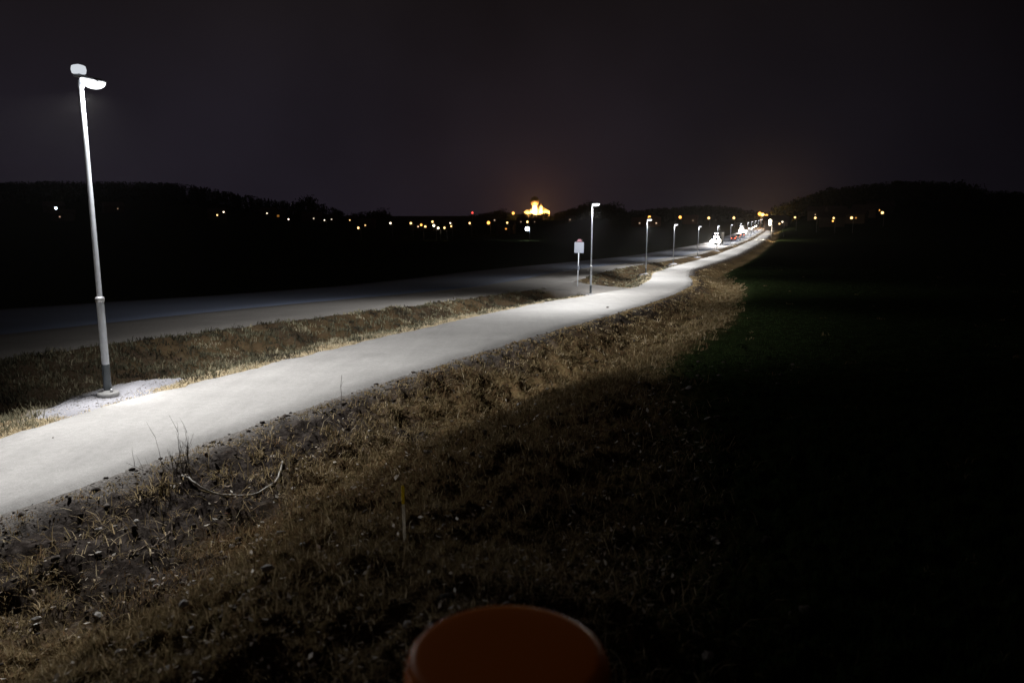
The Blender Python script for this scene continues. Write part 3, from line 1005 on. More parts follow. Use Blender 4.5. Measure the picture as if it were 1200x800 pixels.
tone = np.where(dR > 0, .46 + .35 * fbm(x * .35, y * .35, 3, 70), .56 + .5 * fbm(x * 1.1, y * 1.1, 3, 71))
lf = dR < 0
Al = tufts(x[lf], y[lf], 10, .6, .13, np.clip(.5 + .9 * fbm(x[lf] * 1.1, y[lf] * 1.1, 3, 71), 0, 1), .62, .003)
x, y, tone = x[~lf], y[~lf], tone[~lf]
A = tufts(x, y, 9, .75, .11 * np.clip(np.hypot(x, y) / 11, .45, 1), tone, .84, .0024)
# pale straw edge hanging over the left side of the path
ye = np.concatenate([rng.uniform(2, 34, 11000), rng.uniform(34, 50, 900), rng.uniform(58, 100, 900)])
xe = pathL(ye) - np.abs(rng.normal(.26, .22, len(ye))) + .05 + .10 * fbm(ye * .7, ye * 0, 3, 8)
k = fbm(ye * .8, ye * 0 + 3, 3, 9) > -.35
keep_pad = lamp_pad(xe, ye) < .8
k &= keep_pad | (rng.uniform(0, 1, len(xe)) < .25)
B = tufts(xe[k], ye[k], 10, .9, .055, np.full(k.sum(), 1.0), .8)
ye2 = rng.uniform(7, 80, 2600)
xe2 = pathR(ye2) + .25 + np.abs(rng.normal(.2, .25, len(ye2)))
Bb = tufts(xe2, ye2, 8, .8, .05, .5 + .3 * fbm(ye2, ye2 * 0, 3, 12), .8)
# high clumps
xc, yc_ = scatter(4200, 3.5, 60, 40)
dRc = xc - pathR(yc_)
k = (dRc > 1.0) & (dRc < field_edge(yc_) - .6) & (fbm(xc * .6, yc_ * .6, 4, 40) > -.15)
Cc = tufts(xc[k], yc_[k], 34,   .55, .16 * np.clip(np.hypot(xc[k], yc_[k]) / 11, .6, 1), .50 + .3 * fbm(xc[k] * .5, yc_[k] * .5, 3, 77), .9, .0028)
# grass along the foot of the bank, where the field begins
yf = rng.uniform(12, 90, 3000)
xf = pathR(yf) + field_edge(yf) - .9 + rng.normal(0, .55, len(yf))
D = tufts(xf, yf, 12, .5, .15, np.full(len(yf), .52), .6)
xs_, ys_ = scatter(9000, 2.4, 60, 40)
k = (xs_ - pathR(ys_) > .9) & (xs_ - pathR(ys_) < field_edge(ys_) + .3) & (fbm(xs_ * .8, ys_ * .8, 3, 101) > -.1)
xs_, ys_ = xs_[k], ys_[k]
E_ = tufts(xs_, ys_, 5, .9, .20 * np.clip(np.hypot(xs_, ys_) / 10, .6, 1.2), np.clip(.66 + .3 * fbm(xs_, ys_, 3, 103), 0, 1), 1.0, .0022)
blades("dry_grass", *cat_arr([A, B, Bb, Cc, D, E_]), MAT_DRY, 'dry straw coloured grass covering both banks of the lit path', 'grass')
MAT_BANK = grass_material("bank_grass", [(0, (.035, .030, .024)), (.35, (.095, .090, .062)), (.6, (.17, .165, .115)), (.8, (.24, .215, .14)), (1, (.40, .36, .26))])
blades("bank_grass", *Al, MAT_BANK, 'grey green rough grass on the bank between the path and the road', 'grass')
x, y = scatter(52000, 2.4, 120, 42)
dR = x - pathR(np.clip(y, -60, 1000))
k = (dR - field_edge(y) + .7 * fbm(x * .6, y * .6, 4, 40) + rng.normal(0, .5, len(x)) > .2)
blades("field_grass", *tufts(x[k], y[k], 5, .9, .055, np.full(k.sum(), .5), .5, .0025, .00032), MAT_FIELD, 'short dark green crop growing over the field right of the path', 'crop')

# ------------------------------------------------------------------ stones and soil crumbs
def rock_mesh(name, seed, mat, sub=1):
    r = random.Random(seed)
    bm = bmesh.new()
    bmesh.ops.create_icosphere(bm, subdivisions=sub, radius=1)
    sx, sy, sz = r.uniform(.7, 1.4), r.uniform(.6, 1.1), r.uniform(.35, .7)
    for v in bm.verts:
        k = 1 + r.uniform(-.22, .22)
        v.co = Vector((v.co.x * sx * k, v.co.y * sy * k, v.co.z * sz * k))
    me = bpy.data.meshes.new(name)
    bm.to_mesh(me); bm.free()
    me.materials.append(mat)
    return me

MAT_STONE = simple("pale_stone", (.30, .285, .27), .85, 0, .3, .35, 30)
stones = [rock_mesh("pale_stone", s, MAT_STONE) for s in range(6)]
placed = 0
while placed < 210:
    r_ = 2.6 * (14 / 2.6) ** rnd.random(); a_ = R(rnd.uniform(-34, 16))
    sx_, sy_ = r_ * math.sin(a_), r_ * math.cos(a_)
    if sx_ - float(pathR(sy_)) < .9 or sx_ - float(pathR(sy_)) > 9.5:
        continue
    o = bpy.data.objects.new("pale_stone", stones[placed % 6])
    COL.objects.link(o)
    s = rnd.choice([.012, .015, .018, .02, .026, .034]) * (.75 + r_ / 18)
    o.scale = (s, s, s)
    o.rotation_euler = (rnd.uniform(-.4, .4), rnd.uniform(-.4, .4), rnd.uniform(0, 6.28))
    o.location = (sx_, sy_, grd(sx_, sy_) + s * .7)
    tag(o, 'small pale stone lying loose among the dry grass on the near slope', 'stone', 'small stones on the near slope')
    placed += 1
for (sx_, sy_, s, lab) in [(-4.43, 6.64, .05, 'largest pale stone on the dark soil at lower left of the slope'),
                           (-7.75, 13.4, .05, 'pale stone on the straw edge between the gravel patch and the path'),
                           (-7.24, 11.7, .02, 'tiny white stone lying alone on the lit path before the nearest lamp'),
                           (4.67, 37.3, .07, 'dark stone lying alone on the lit path near the second lamp')]:
    o = bpy.data.objects.new("stone", stones[1])
    COL.objects.link(o)
    o.scale = (s, s, s); o.rotation_euler = (0, 0, rnd.uniform(0, 6))
    on_path = sx_ < float(pathR(sy_)) and sx_ > float(pathL(sy_))
    o.location = (sx_, sy_, (float(zp(sy_)) + .05 if on_path else grd(sx_, sy_)) + s * .3)
    tag(o, lab, 'stone')

# pale dead leaves and straw flakes: beyond counting
x, y = scatter(8000, 2.2, 26, 42)
dR = x - pathR(y)
k = (dR > 1.2) & (dR < field_edge(y) + .4) & (rng.uniform(0, 1, len(x)) < np.clip(1.3 - np.hypot(x, y) / 18, .1, 1)) & (fbm(x * .9, y * .9, 3, 91) > -.12)
x, y = x[k], y[k]; n = len(x)
zz = ground(x, y) + rng.uniform(.03, .085, n)
s = rng.uniform(.009, .024, n) * np.clip(np.hypot(x, y) / 7, .7, 1.6)
u = rng.normal(0, 1, (n, 3)) * [1, 1, .45]; u /= np.linalg.norm(u, axis=1)[:, None]
w = np.cross(u, rng.normal(0, .35, (n, 3)) + [0, 0, 1]); w /= np.linalg.norm(w, axis=1)[:, None]
c = np.stack([x, y, zz], -1); nn = np.cross(u, w)
u = u * s[:, None] * 1.3; w = w * s[:, None] * .7
V = np.stack([c - u, c - w + nn * s[:, None] * .25, c + u, c + w + nn * s[:, None] * .25], 1).reshape(-1, 3)
MAT_FLAKE = grass_material("dead_leaves", [(0, (.14, .08, .06)), (.5, (.45, .38, .31)), (1, (.80, .76, .70))])
o = from_arrays("dead_leaves", V, np.arange(n * 4), np.arange(n) * 4, MAT_FLAKE, attrs={'tone': np.repeat(np.clip(rng.normal(.6, .28, n), 0, 1), 4)})
tag(o, 'pale curled dead leaves scattered over the dark grass of the near slope', 'leaves', kind='stuff')

# loose gravel and crumbs of soil: beyond counting
def crumbs(name, xs, ys, size, tone, mat, label, cat, on=None):
    base = []
    bm = bmesh.new(); bmesh.ops.create_icosphere(bm, subdivisions=1, radius=1)
    bv = np.array([v.co[:] for v in bm.verts]); bf = np.array([[v.index for v in f.verts] for f in bm.faces]); bm.free()
    n, m = len(xs), len(bv)
    zz = ground(xs, ys) if on is None else on
    k = rng.uniform(.65, 1.35, (n, m, 1))
    sc = np.stack([size * rng.uniform(.7, 1.4, n), size * rng.uniform(.7, 1.4, n), size * rng.uniform(.4, .8, n)], -1)[:, None, :]
    v = bv[None] * k * sc
    a = rng.uniform(0, 6.28, n)[:, None]
    vx = v[..., 0] * np.cos(a) - v[..., 1] * np.sin(a); vy = v[..., 0] * np.sin(a) + v[..., 1] * np.cos(a)
    V = np.stack([vx + xs[:, None], vy + ys[:, None], v[..., 2] + (zz + size * .2)[:, None]], -1).reshape(-1, 3)
    Fc = (bf[None] + (np.arange(n) * m)[:, None, None]).reshape(-1, 3)
    o = from_arrays(name, V, Fc.ravel(), np.arange(len(Fc)) * 3, mat, attrs={'tone': np.repeat(tone, m)})
    tag(o, label, cat, kind='stuff')

MAT_CRUMB = grass_material("soil_crumbs", [(0, (.020, .016, .014)), (.5, (.060, .050, .044)), (.8, (.12, .105, .095)), (1, (.30, .29, .28))], .95)
x, y = scatter(24000, 2.4, 60, 42)
dR = x - pathR(y)
nz = fbm(x * .6, y * .6, 4, 40)
dark = 1 - sstep(-5.4, -3.2, x + 2.0 * nz + (8 - np.minimum(y, 8)) * .25)
p = np.where((dR > .05) & (dR < 9), .25 + .75 * np.maximum(dark, 1 - sstep(.4, 1.8, dR)), 0) * (1 - sstep(5, 6, dR) * sstep(13, 25, y))
k = rng.uniform(0, 1, len(x)) < p
x, y = x[k], y[k]
s = np.exp(rng.normal(np.log(.016), .55, len(x))) * np.clip(np.hypot(x, y) / 9, .7, 2)
crumbs("soil_crumbs", x, y, np.clip(s * .8, .005, .05), np.clip(rng.normal(.36, .2, len(x)), 0, .97), MAT_CRUMB, 'clods of dark soil and gravel lying on the slope below the path', 'soil')
# crushed stone of the lamp patch
xa = rng.normal(-8.05, .5, 900); ya = rng.normal(15.0, 1.2, 900)
rr = np.hypot((xa + 8.05) / .98, (ya - 15) / 2.4)
k = (rr < 1) & (np.hypot(xa + 7.98, ya - 14.8) > .2) & (xa < pathL(ya) - .05)
xa, ya, rr = xa[k], ya[k], rr[k]
crumbs("crushed_stone", xa, ya, rng.uniform(.006, .013, len(xa)), np.clip(rng.normal(.90, .05, len(xa)), 0, 1), MAT_CRUMB,
       'pale crushed stone heaped round the foot of the nearest lamp', 'gravel', on=ground(xa, ya, False) + .07 * (1 - rr ** 2) - .005)

# ------------------------------------------------------------------ leafless shrub at the path edge
MAT_TWIG = simple("twig_bark", (.085, .068, .058), .85, 0, .2, .3, 20)
sx_, sy_ = -4.62, 10.2
bm = bmesh.new()
sr = random.Random(5)
def twig(p, d, ln, r0, depth):
    pts = [p]; q = Vector(p); d = Vector(d).normalized()
    n = 6
    for i in range(n):
        d = (d + Vector((sr.uniform(-.12, .12), sr.uniform(-.12, .12), sr.uniform(-.03, .10)))).normalized()
        q = q + d * ln / n
        pts.append(q.copy())
        if depth and i > 1 and sr.random() < .45:
            twig(q.copy(), (d + Vector((sr.uniform(-.7, .7), sr.uniform(-.5, .5), .25))), ln * .35, r0 * .5, depth - 1)
    tube(bm, pts, [r0 * (1 - .75 * i / n) for i in range(n + 1)], 5)
for (dx, dz, ln) in [(-.55, 1, .78), (-.42, 1, .66), (-.2, 1, .50), (-.05, 1, .62), (.08, 1, .52), (.2, 1, .50), (.38, 1, .74), (.62, 1, .74), (.75, 1, .62), (-.9, .6, .45), (-1.4, .55, .75), (.3, 1, .4), (0, 1, .35), (.5, .9, .4), (-.3, 1, .45), (.14, 1, .58), (-.65, .9, .4), (.45, 1, .55), (-.12, 1, .4), (.9, .8, .4), (.02, 1, .5), (.27, 1, .62)]:
    twig((sr.uniform(-.10, .16), sr.uniform(-.10, .10), -.03), (dx * .62, sr.uniform(-.2, .2), dz), ln * sr.uniform(.95, 1.1), .0062, 1)
o = from_bm("bare_shrub", bm, MAT_TWIG, loc=(sx_, sy_, grd(sx_, sy_)))
tag(o, 'leafless thin twigged shrub sticking up before the lit path', 'shrub')

# ------------------------------------------------------------------ hose, stick, dead stalk, marker stake
MAT_HOSE = simple("grey_hose", (.34, .32, .29), .6, 0, .4, .2, 12)
def ground_tube(name, pts, r, mat, label, cat, lifts=None):
    P = []
    n = 40
    pts = [Vector((a, b, 0)) for a, b in pts]
    for i in range(n + 1):
        t = i / n * (len(pts) - 1); k = min(int(t), len(pts) - 2); f = t - k
        p0 = pts[max(k - 1, 0)]; p1 = pts[k]; p2 = pts[k + 1]; p3 = pts[min(k + 2, len(pts) - 1)]
        q = .5 * ((2 * p1) + (p2 - p0) * f + (2 * p0 - 5 * p1 + 4 * p2 - p3) * f * f + (3 * p1 - p0 - 3 * p2 + p3) * f ** 3)
        P.append((q.x, q.y, grd(q.x, q.y)))
    z = np.array([p[2] for p in P]); zs = np.convolve(np.pad(z, 3, 'edge'), np.ones(7) / 7, 'valid')
    z = np.maximum(z + r * .3, zs + r)
    bm = bmesh.new()
    tube(bm, [(p[0], p[1], zz + r * .6) for p, zz in zip(P, z)], r, 8)
    tag(from_bm(name, bm, mat), label, cat)
ground_tube("hose", [(-4.5, 10.04), (-4.2, 9.85), (-3.87, 9.95), (-3.55, 10.2), (-3.41, 10.6), (-3.45, 11.1)], .016, MAT_HOSE, 'pale bent hose lying on the soil right of the leafless shrub', 'hose')
MAT_STICK = simple("dry_stick", (.16, .12, .09), .85, 0, .2, .3, 16)
ground_tube("stick", [(-4.27, 8.0), (-4.2, 8.35), (-4.14, 8.75), (-4.2, 9.0)], .010, MAT_STICK, 'thin brown stick lying on the lower left slope below the shrub', 'stick')
bm = bmesh.new()
tube(bm, [(0, 0, -.05), (.01, 0, .25), (0, .01, .5), (.03, 0, .72)], [.007, .006, .005, .003], 6)
tube(bm, [(.0, .01, .48), (.05, .0, .60)], [.003, .002], 5)
sx_, sy_ = -3.22, 14.1
tag(from_bm("dead_stalk", bm, MAT_TWIG, loc=(sx_, sy_, grd(sx_, sy_))), 'single thin dead stalk standing against the lower edge of the lit path', 'plant')

MAT_STAKE = simple("stake_wood", (.78, .74, .66), .75, 0, .3, .15, 30)
def let_through(m, col):
    # fibreglass: part of the light comes through
    nt = m.node_tree; N, K = nt.nodes, nt.links
    tr = N.new('ShaderNodeBsdfTranslucent'); tr.inputs['Color'].default_value = col + (1,)
    mx = N.new('ShaderNodeMixShader'); mx.inputs[0].default_value = .5
    K.new(N['Principled BSDF'].outputs[0], mx.inputs[1]); K.new(tr.outputs[0], mx.inputs[2])
    K.new(mx.outputs[0], N['Material Output'].inputs['Surface'])
let_through(MAT_STAKE, (.9, .86, .78))
MAT_STAKETIP = simple("stake_yellow_paint", (.86, .72, .06), .6, 0, .4, .12, 30)
let_through(MAT_STAKETIP, (.95, .82, .10))
sx_, sy_ = STAKE
root = empty("marker_stake", (sx_, sy_, grd(sx_, sy_) - .03))
root.rotation_euler = (R(2), R(-1.5), .5)
tag(root, 'thin white marker stake with a yellow top standing in the dark grass', 'stake')
bm = bmesh.new(); box(bm, (0, 0, .12), (.015, .015, .34), .003)
from_bm("post", bm, MAT_STAKE, root, False)
bm = bmesh.new(); box(bm, (0, 0, .345), (.0156, .0156, .115), .003)
from_bm("painted_top", bm, MAT_STAKETIP, root, False)

# ------------------------------------------------------------------ orange drum close to the lens
m, nt, b = new_mat("orange_plastic")
b.inputs['Base Color'].default_value = (.96, .24, .003, 1)
b.inputs['Roughness'].default_value = .4
b.inputs['Specular IOR Level'].default_value = .12
n = nt.nodes.new('ShaderNodeTexNoise'); n.inputs['Scale'].default_value = 60
tc = nt.nodes.new('ShaderNodeTexCoord'); nt.links.new(tc.outputs['Object'], n.inputs['Vector'])
bp = nt.nodes.new('ShaderNodeBump'); bp.inputs['Strength'].default_value = .12; bp.inputs['Distance'].default_value = .004
nt.links.new(n.outputs[0], bp.inputs['Height']); nt.links.new(bp.outputs[0], b.inputs['Normal'])
MAT_ORANGE = m
dx_, dy_, dz_, dr_ = DRUM
gz = grd(dx_, dy_) - .03
hh = dz_ - gz
root = empty("marker_drum", (dx_, dy_, gz))
tag(root, 'round orange plastic marker drum close to the camera, seen from above', 'drum')
bm = bmesh.new()
lathe(bm, [(dr_ * 1.12, 0), (dr_ * 1.12, .04), (dr_ * .98, .06), (dr_ * .97, hh * .4), (dr_ * .94, hh * .42), (dr_ * .93, hh - .07), (dr_ * .95, hh - .05)], 64)
from_bm("barrel", bm, MAT_ORANGE, root)
bm = bmesh.new()
lathe(bm, [(dr_ * .955, hh - .056), (dr_ * 1.0, hh - .050), (dr_ * 1.004, hh - .034), (dr_ * .995, hh - .020), (dr_ * .965, hh - .007), (dr_ * .92, hh - .0005), (dr_ * .88, hh + .0012), (dr_ * .84, hh + .0016), (dr_ * .6, hh + .0018), (dr_ * .3, hh + .0018), (.005, hh + .0018)], 72)
from_bm("lid", bm, MAT_ORANGE, root)
# drops of water on the left of the rim
m, nt, b = new_mat("water_drop")
b.inputs['Base Color'].default_value = (.9, .9, .9, 1); b.inputs['Roughness'].default_value = .05
b.inputs['Transmission Weight'].default_value = .9; b.inputs['IOR'].default_value = 1.33
bm = bmesh.new()
for k in range(16):
    a = math.pi + rnd.uniform(-.75, .25); q = dr_ * rnd.uniform(.95, 1.0)
    c = Vector((q * math.cos(a), q * math.sin(a), hh - .004)); s = rnd.uniform(.0022, .005)
    r2 = bmesh.ops.create_uvsphere(bm, u_segments=10, v_segments=7, radius=s)
    bmesh.ops.scale(bm, vec=(1, 1, .6), verts=r2['verts']); bmesh.ops.translate(bm, vec=c, verts=r2['verts'])
tag(from_bm("water_drops", bm, m, root), kind='stuff')

# ------------------------------------------------------------------ road sign seen beside the second lamp
MAT_SIGNWHITE = simple("sign_white", (.075, .088, .115), .45, 0, .4, .06, 8)
MAT_SIGNRED = simple("sign_red", (.08, .008, .022), .45)
MAT_SIGNGREY = simple("sign_grey_back", (.30, .31, .33), .5, .3)
x_, y_ = 5.25, 61.5
root = empty("road_sign", (x_, y_, grd(x_, y_) - .02), .06)
root.rotation_euler = (0, R(1.5), .06)
tag(root, 'white square road sign with a red top piece, on a grey post', 'road sign')
bm = bmesh.new(); lathe(bm, [(.034, -.15), (.034, 3.55), (.03, 3.56)], 14)
from_bm("post", bm, MAT_GALV, root)
bm = bmesh.new(); box(bm, (0, -.045, 3.14), (.76, .022, .86), .008)
bd = from_bm("board", bm, MAT_SIGNWHITE, root, False)
bm = bmesh.new()
for zz in (2.95, 3.35):
    box(bm, (0, -.005, zz), (.5, .055, .04), .004)
from_bm("bracket", bm, MAT_SIGNGREY, bd, False)
bm = bmesh.new()
vs = [bm.verts.new(p) for p in [(-.23, -.052, 3.60), (.23, -.052, 3.60), (.12, -.052, 3.80), (-.12, -.052, 3.80)]]
f = bm.faces.new(vs)
ex = bmesh.ops.extrude_face_region(bm, geom=[f])
bmesh.ops.translate(bm, vec=(0, .02, 0), verts=[v for v in ex['geom'] if isinstance(v, bmesh.types.BMVert)])
from_bm("red_plate", bm, MAT_SIGNRED, root, False)
bm = bmesh.new(); box(bm, (.015, -.05, 1.52), (.15, .10, .34), .015)
from_bm("post_box", bm, MAT_SIGNWHITE, root, False)
# ------------------------------------------------------------------ cars on the road
MAT_CARS = [simple("car_paint", c, .3, .4, .5, .05, 3) for c in [(.05, .055, .07), (.35, .36, .38), (.20, .02, .02), (.02, .03, .06), (.5, .5, .5)]]
MAT_GLASS = simple("car_glass", (.015, .018, .02), .08, 0, .6)
MAT_TYRE = simple("tyre_rubber", (.02, .02, .02), .85, 0, .2)
MAT_RIM = simple("wheel_rim", (.35, .35, .36), .35, .8)
MAT_HEAD = glow((1.0, .90, .78), 34.0)
MAT_TAIL = glow((1.0, .22, .10), 7.0)
MAT_TAILOFF = simple("tail_lens", (.25, .01, .01), .3)
MAT_HEADOFF = simple("headlight_glass", (.6, .6, .6), .2)

def profile_extrude(bm, prof, w0, w1f):
    """side outline (x along the car, z up) lofted over the width; narrower at the sides' top"""
    rings = []
    for t in (-1, -.93, 0, .93, 1):
        k = 1.0 if abs(t) < .95 else .975
        ring = []
        for (px, pz) in prof:
            ring.append(bm.verts.new((px * k, t * w0 * w1f(pz), .55 + (pz - .55) * k)))
        rings.append(ring)
    n = len(prof)
    for a, b in zip(rings, rings[1:]):
        for i in range(n):
            bm.faces.new((a[i], a[(i + 1) % n], b[(i + 1) % n], b[i]))
    bm.faces.new(rings[0][::-1]); bm.faces.new(rings[-1])

def car_data(tall):
    d = {}
    bm = bmesh.new()
    profile_extrude(bm, [(-2.15, .30), (2.1, .26), (2.2, .45), (2.15, .66), (1.95, .78), (1.0, .92), (-1.9, .98), (-2.15, .90), (-2.22, .6)], .89, lambda z: 1 - .05 * max(0, z - .6))
    d['body'] = bm
    top = 1.46 + tall
    bm = bmesh.new()
    profile_extrude(bm, [(1.0, .90), (.35, top - .05), (.0, top), (-1.1, top), (-1.75, .96)], .80, lambda z: 1 - .22 * max(0, z - .9))
    d['cabin'] = bm
    bm = bmesh.new()
    profile_extrude(bm, [(.30, top - .025), (.0, top + .012), (-1.1, top + .012), (-1.25, top - .06), (-1.1, top - .05), (.1, top - .05)], .80, lambda z: 1.01 - .22 * max(0, z - .9))
    d['roof'] = bm
    bm = bmesh.new(); lathe(bm, [(.21, -.10), (.31, -.10), (.33, -.06), (.33, .06), (.31, .10), (.21, .10)], 18)
    bmesh.ops.rotate(bm, cent=(0, 0, 0), matrix=Matrix.Rotation(R(90), 3, 'X'), verts=bm.verts)
    d['tyre'] = bm
    bm = bmesh.new(); lathe(bm, [(.05, -.085), (.21, -.07), (.21, .07), (.05, .085)], 14)
    bmesh.ops.rotate(bm, cent=(0, 0, 0), matrix=Matrix.Rotation(R(90), 3, 'X'), verts=bm.verts)
    d['rim'] = bm
    bm = bmesh.new(); box(bm, (0, 0, 0), (.12, .44, .22), .05)
    d['headlight'] = bm
    bm = bmesh.new(); box(bm, (0, 0, 0), (.08, .22, .12), .03)
    d['low_glare'] = bm
    bm = bmesh.new(); box(bm, (0, 0, 0), (.08, .26, .20), .025)
    d['tail_light'] = bm
    bm = bmesh.new(); box(bm, (0, 0, 0), (.02, .46, .11), .004)
    d['number_plate'] = bm
    out = {}
    for k, bm in d.items():
        me = bpy.data.meshes.new(k)
        bmesh.ops.recalc_face_normals(bm, faces=bm.faces)
        bm.to_mesh(me); bm.free()
        out[k] = me
    out['tyre'].materials.append(MAT_TYRE); out['rim'].materials.append(MAT_RIM)
    out['cabin'].materials.append(MAT_GLASS); out['number_plate'].materials.append(MAT_SIGNWHITE)
    return out

CAR_DATA = [car_data(0), car_data(.22)]
for me in ('body', 'roof'):
    for cd in CAR_DATA:
        cd[me].materials.append(None)
HEAD_ON, TAIL_ON = {}, {}
def part(me, name, parent, loc, mat=None):
    o = bpy.data.objects.new(name, me)
    COL.objects.link(o); o.parent = parent; o.location = loc
    if mat is not None:
        if not me.materials: me.materials.append(None)
        o.material_slots[0].link = 'OBJECT'; o.material_slots[0].material = mat
    return o

def make_car(x, y, oncoming, paint, tall, label, beam):
    fx = float(pathL(y + 8) - pathL(y - 8)) / 16
    ang = math.atan2(1, fx) + (math.pi if oncoming else 0)
    z = float(zp(y)) + .09
    root = empty("car", (x, y, z), ang)
    tag(root, label, 'car', 'cars on the far road')
    cd = CAR_DATA[tall]
    part(cd['body'], 'body', root, (0, 0, 0), MAT_CARS[paint])
    cb = part(cd['cabin'], 'cabin', root, (0, 0, 0))
    part(cd['roof'], 'roof', root, (0, 0, 0), MAT_CARS[paint])
    for wx in (-1.32, 1.38):
        for wy in (-.80, .80):
            w = part(cd['tyre'], 'wheel', root, (wx, wy, .33))
            part(cd['rim'], 'rim', w, (0, 0, 0))
    for wy in (-.62, .62):
        part(cd['headlight'], 'headlight', root, (2.16, wy, .66), MAT_HEAD)
        part(cd['tail_light'], 'tail_light', root, (-2.19, wy, .80), MAT_TAIL)
        part(cd['low_glare'], 'low_glare', root, (2.20, wy * .95, .40), MAT_HEAD)  # extra lit box, added to widen the headlight glare
    part(cd['number_plate'], 'number_plate', root, (-2.24, 0, .55))
    if beam:
        for wy in (-.62, .62):
            ld = bpy.data.lights.new("headlight_beam", 'SPOT')
            ld.energy = beam * 10; ld.color = (1, .93, .84); ld.spot_size = R(70); ld.spot_blend = .9; ld.shadow_soft_size = .06
            o = bpy.data.objects.new("headlight_beam", ld)
            COL.objects.link(o); o.parent = root; o.location = (2.26, wy, .66)
            o.rotation_euler = (R(90 - 2.5), 0, R(-90))
    return root

def make_truck(x, y, label, beam):
    """oncoming lorry with added glare discs on the grille, visor and cab roof"""
    fx = float(pathL(y + 8) - pathL(y - 8)) / 16
    root = empty("lorry", (x, y, float(zp(y)) + .09), math.atan2(1, fx) + math.pi)
    tag(root, label, 'lorry', 'lorries on the far road')
    bm = bmesh.new(); box(bm, (2.6, 0, 1.95), (2.0, 2.4, 2.7), .12); box(bm, (3.55, 0, .85), (.2, 2.3, .55), .06)
    cab = from_bm("cab", bm, MAT_CARS[3], root, False)
    bm = bmesh.new(); box(bm, (3.61, 0, 2.45), (.04, 2.1, .95), .015)
    from_bm("windscreen", bm, MAT_GLASS, cab, False)
    bm = bmesh.new()
    for k in range(4): box(bm, (3.62, 0, 1.2 + .16 * k), (.05, 1.7, .07), .01)
    from_bm("grille", bm, MAT_TYRE, cab, False)
    bm = bmesh.new(); box(bm, (-2.3, 0, 2.25), (7.4, 2.5, 2.6), .04); box(bm, (-1.2, 0, .8), (9.2, .9, .25), .02)
    from_bm("cargo_box", bm, MAT_CARS[0], root, False)
    for wx in (2.4, -3.2, -4.4):
        for wy in (-1.02, 1.02):
            w = part(CAR_DATA[0]['tyre'], 'wheel', root, (wx, wy, .50)); w.scale = (1.5, 1.9, 1.5)
            part(CAR_DATA[0]['rim'], 'rim', w, (0, 0, 0))
    def lamp_(nm, yy, zz, r):
        bm = bmesh.new(); bmesh.ops.create_uvsphere(bm, u_segments=14, v_segments=8, radius=r)
        bmesh.ops.scale(bm, vec=(.4, 1, 1), verts=bm.verts); bmesh.ops.translate(bm, vec=(3.70, yy, zz), verts=bm.verts)
        from_bm(nm, bm, MAT_HEAD, root)
    for yy in (-.95, .95): lamp_('headlight', yy, .85, .24)
    for yy in (-.98, -.6, .6, .98): lamp_('grille_glare', yy, 1.45, .30)  # from here up to the visor row: added glowing discs filling out the headlight glare
    for yy in (-.32, .32): lamp_('grille_glare', yy, .95, .22)
    for yy in (-.3, .3): lamp_('roof_glare', yy, 3.35, .17)
    for yy in (-.5, 0, .5): lamp_('visor_glare', yy, 2.35, .24)
    for yy in (-.95, .95):
        ld = bpy.data.lights.new("headlight_beam", 'SPOT')
        ld.energy = beam; ld.color = (1, .90, .78); ld.spot_size = R(80); ld.spot_blend = .9; ld.shadow_soft_size = .1
        o = bpy.data.objects.new("headlight_beam", ld)
        COL.objects.link(o); o.parent = root; o.location = (3.95, yy, 1.1)
        o.rotation_euler = (R(90 - 5), 0, R(-90))

for (x_, y_, be_, lab) in TRUCKS:
    make_truck(x_, y_, lab, be_)
for i, (x_, y_, on_, pa_, ta_, be_, lab) in enumerate(CARS):
    make_car(x_, y_, on_, pa_, ta_, lab, be_)

# ------------------------------------------------------------------ woods on the skyline
MAT_LEAF = simple("dark_foliage", (.030, .038, .022), .9, 0, .1)
MAT_BARK = simple("tree_bark", (.06, .05, .04), .9, 0, .1, .3, 3)
LIGHT_B = np.array([l[0] / l[1] for l in FAR] )
LIGHT_R = np.array([math.hypot(l[0], l[1]) for l in FAR])

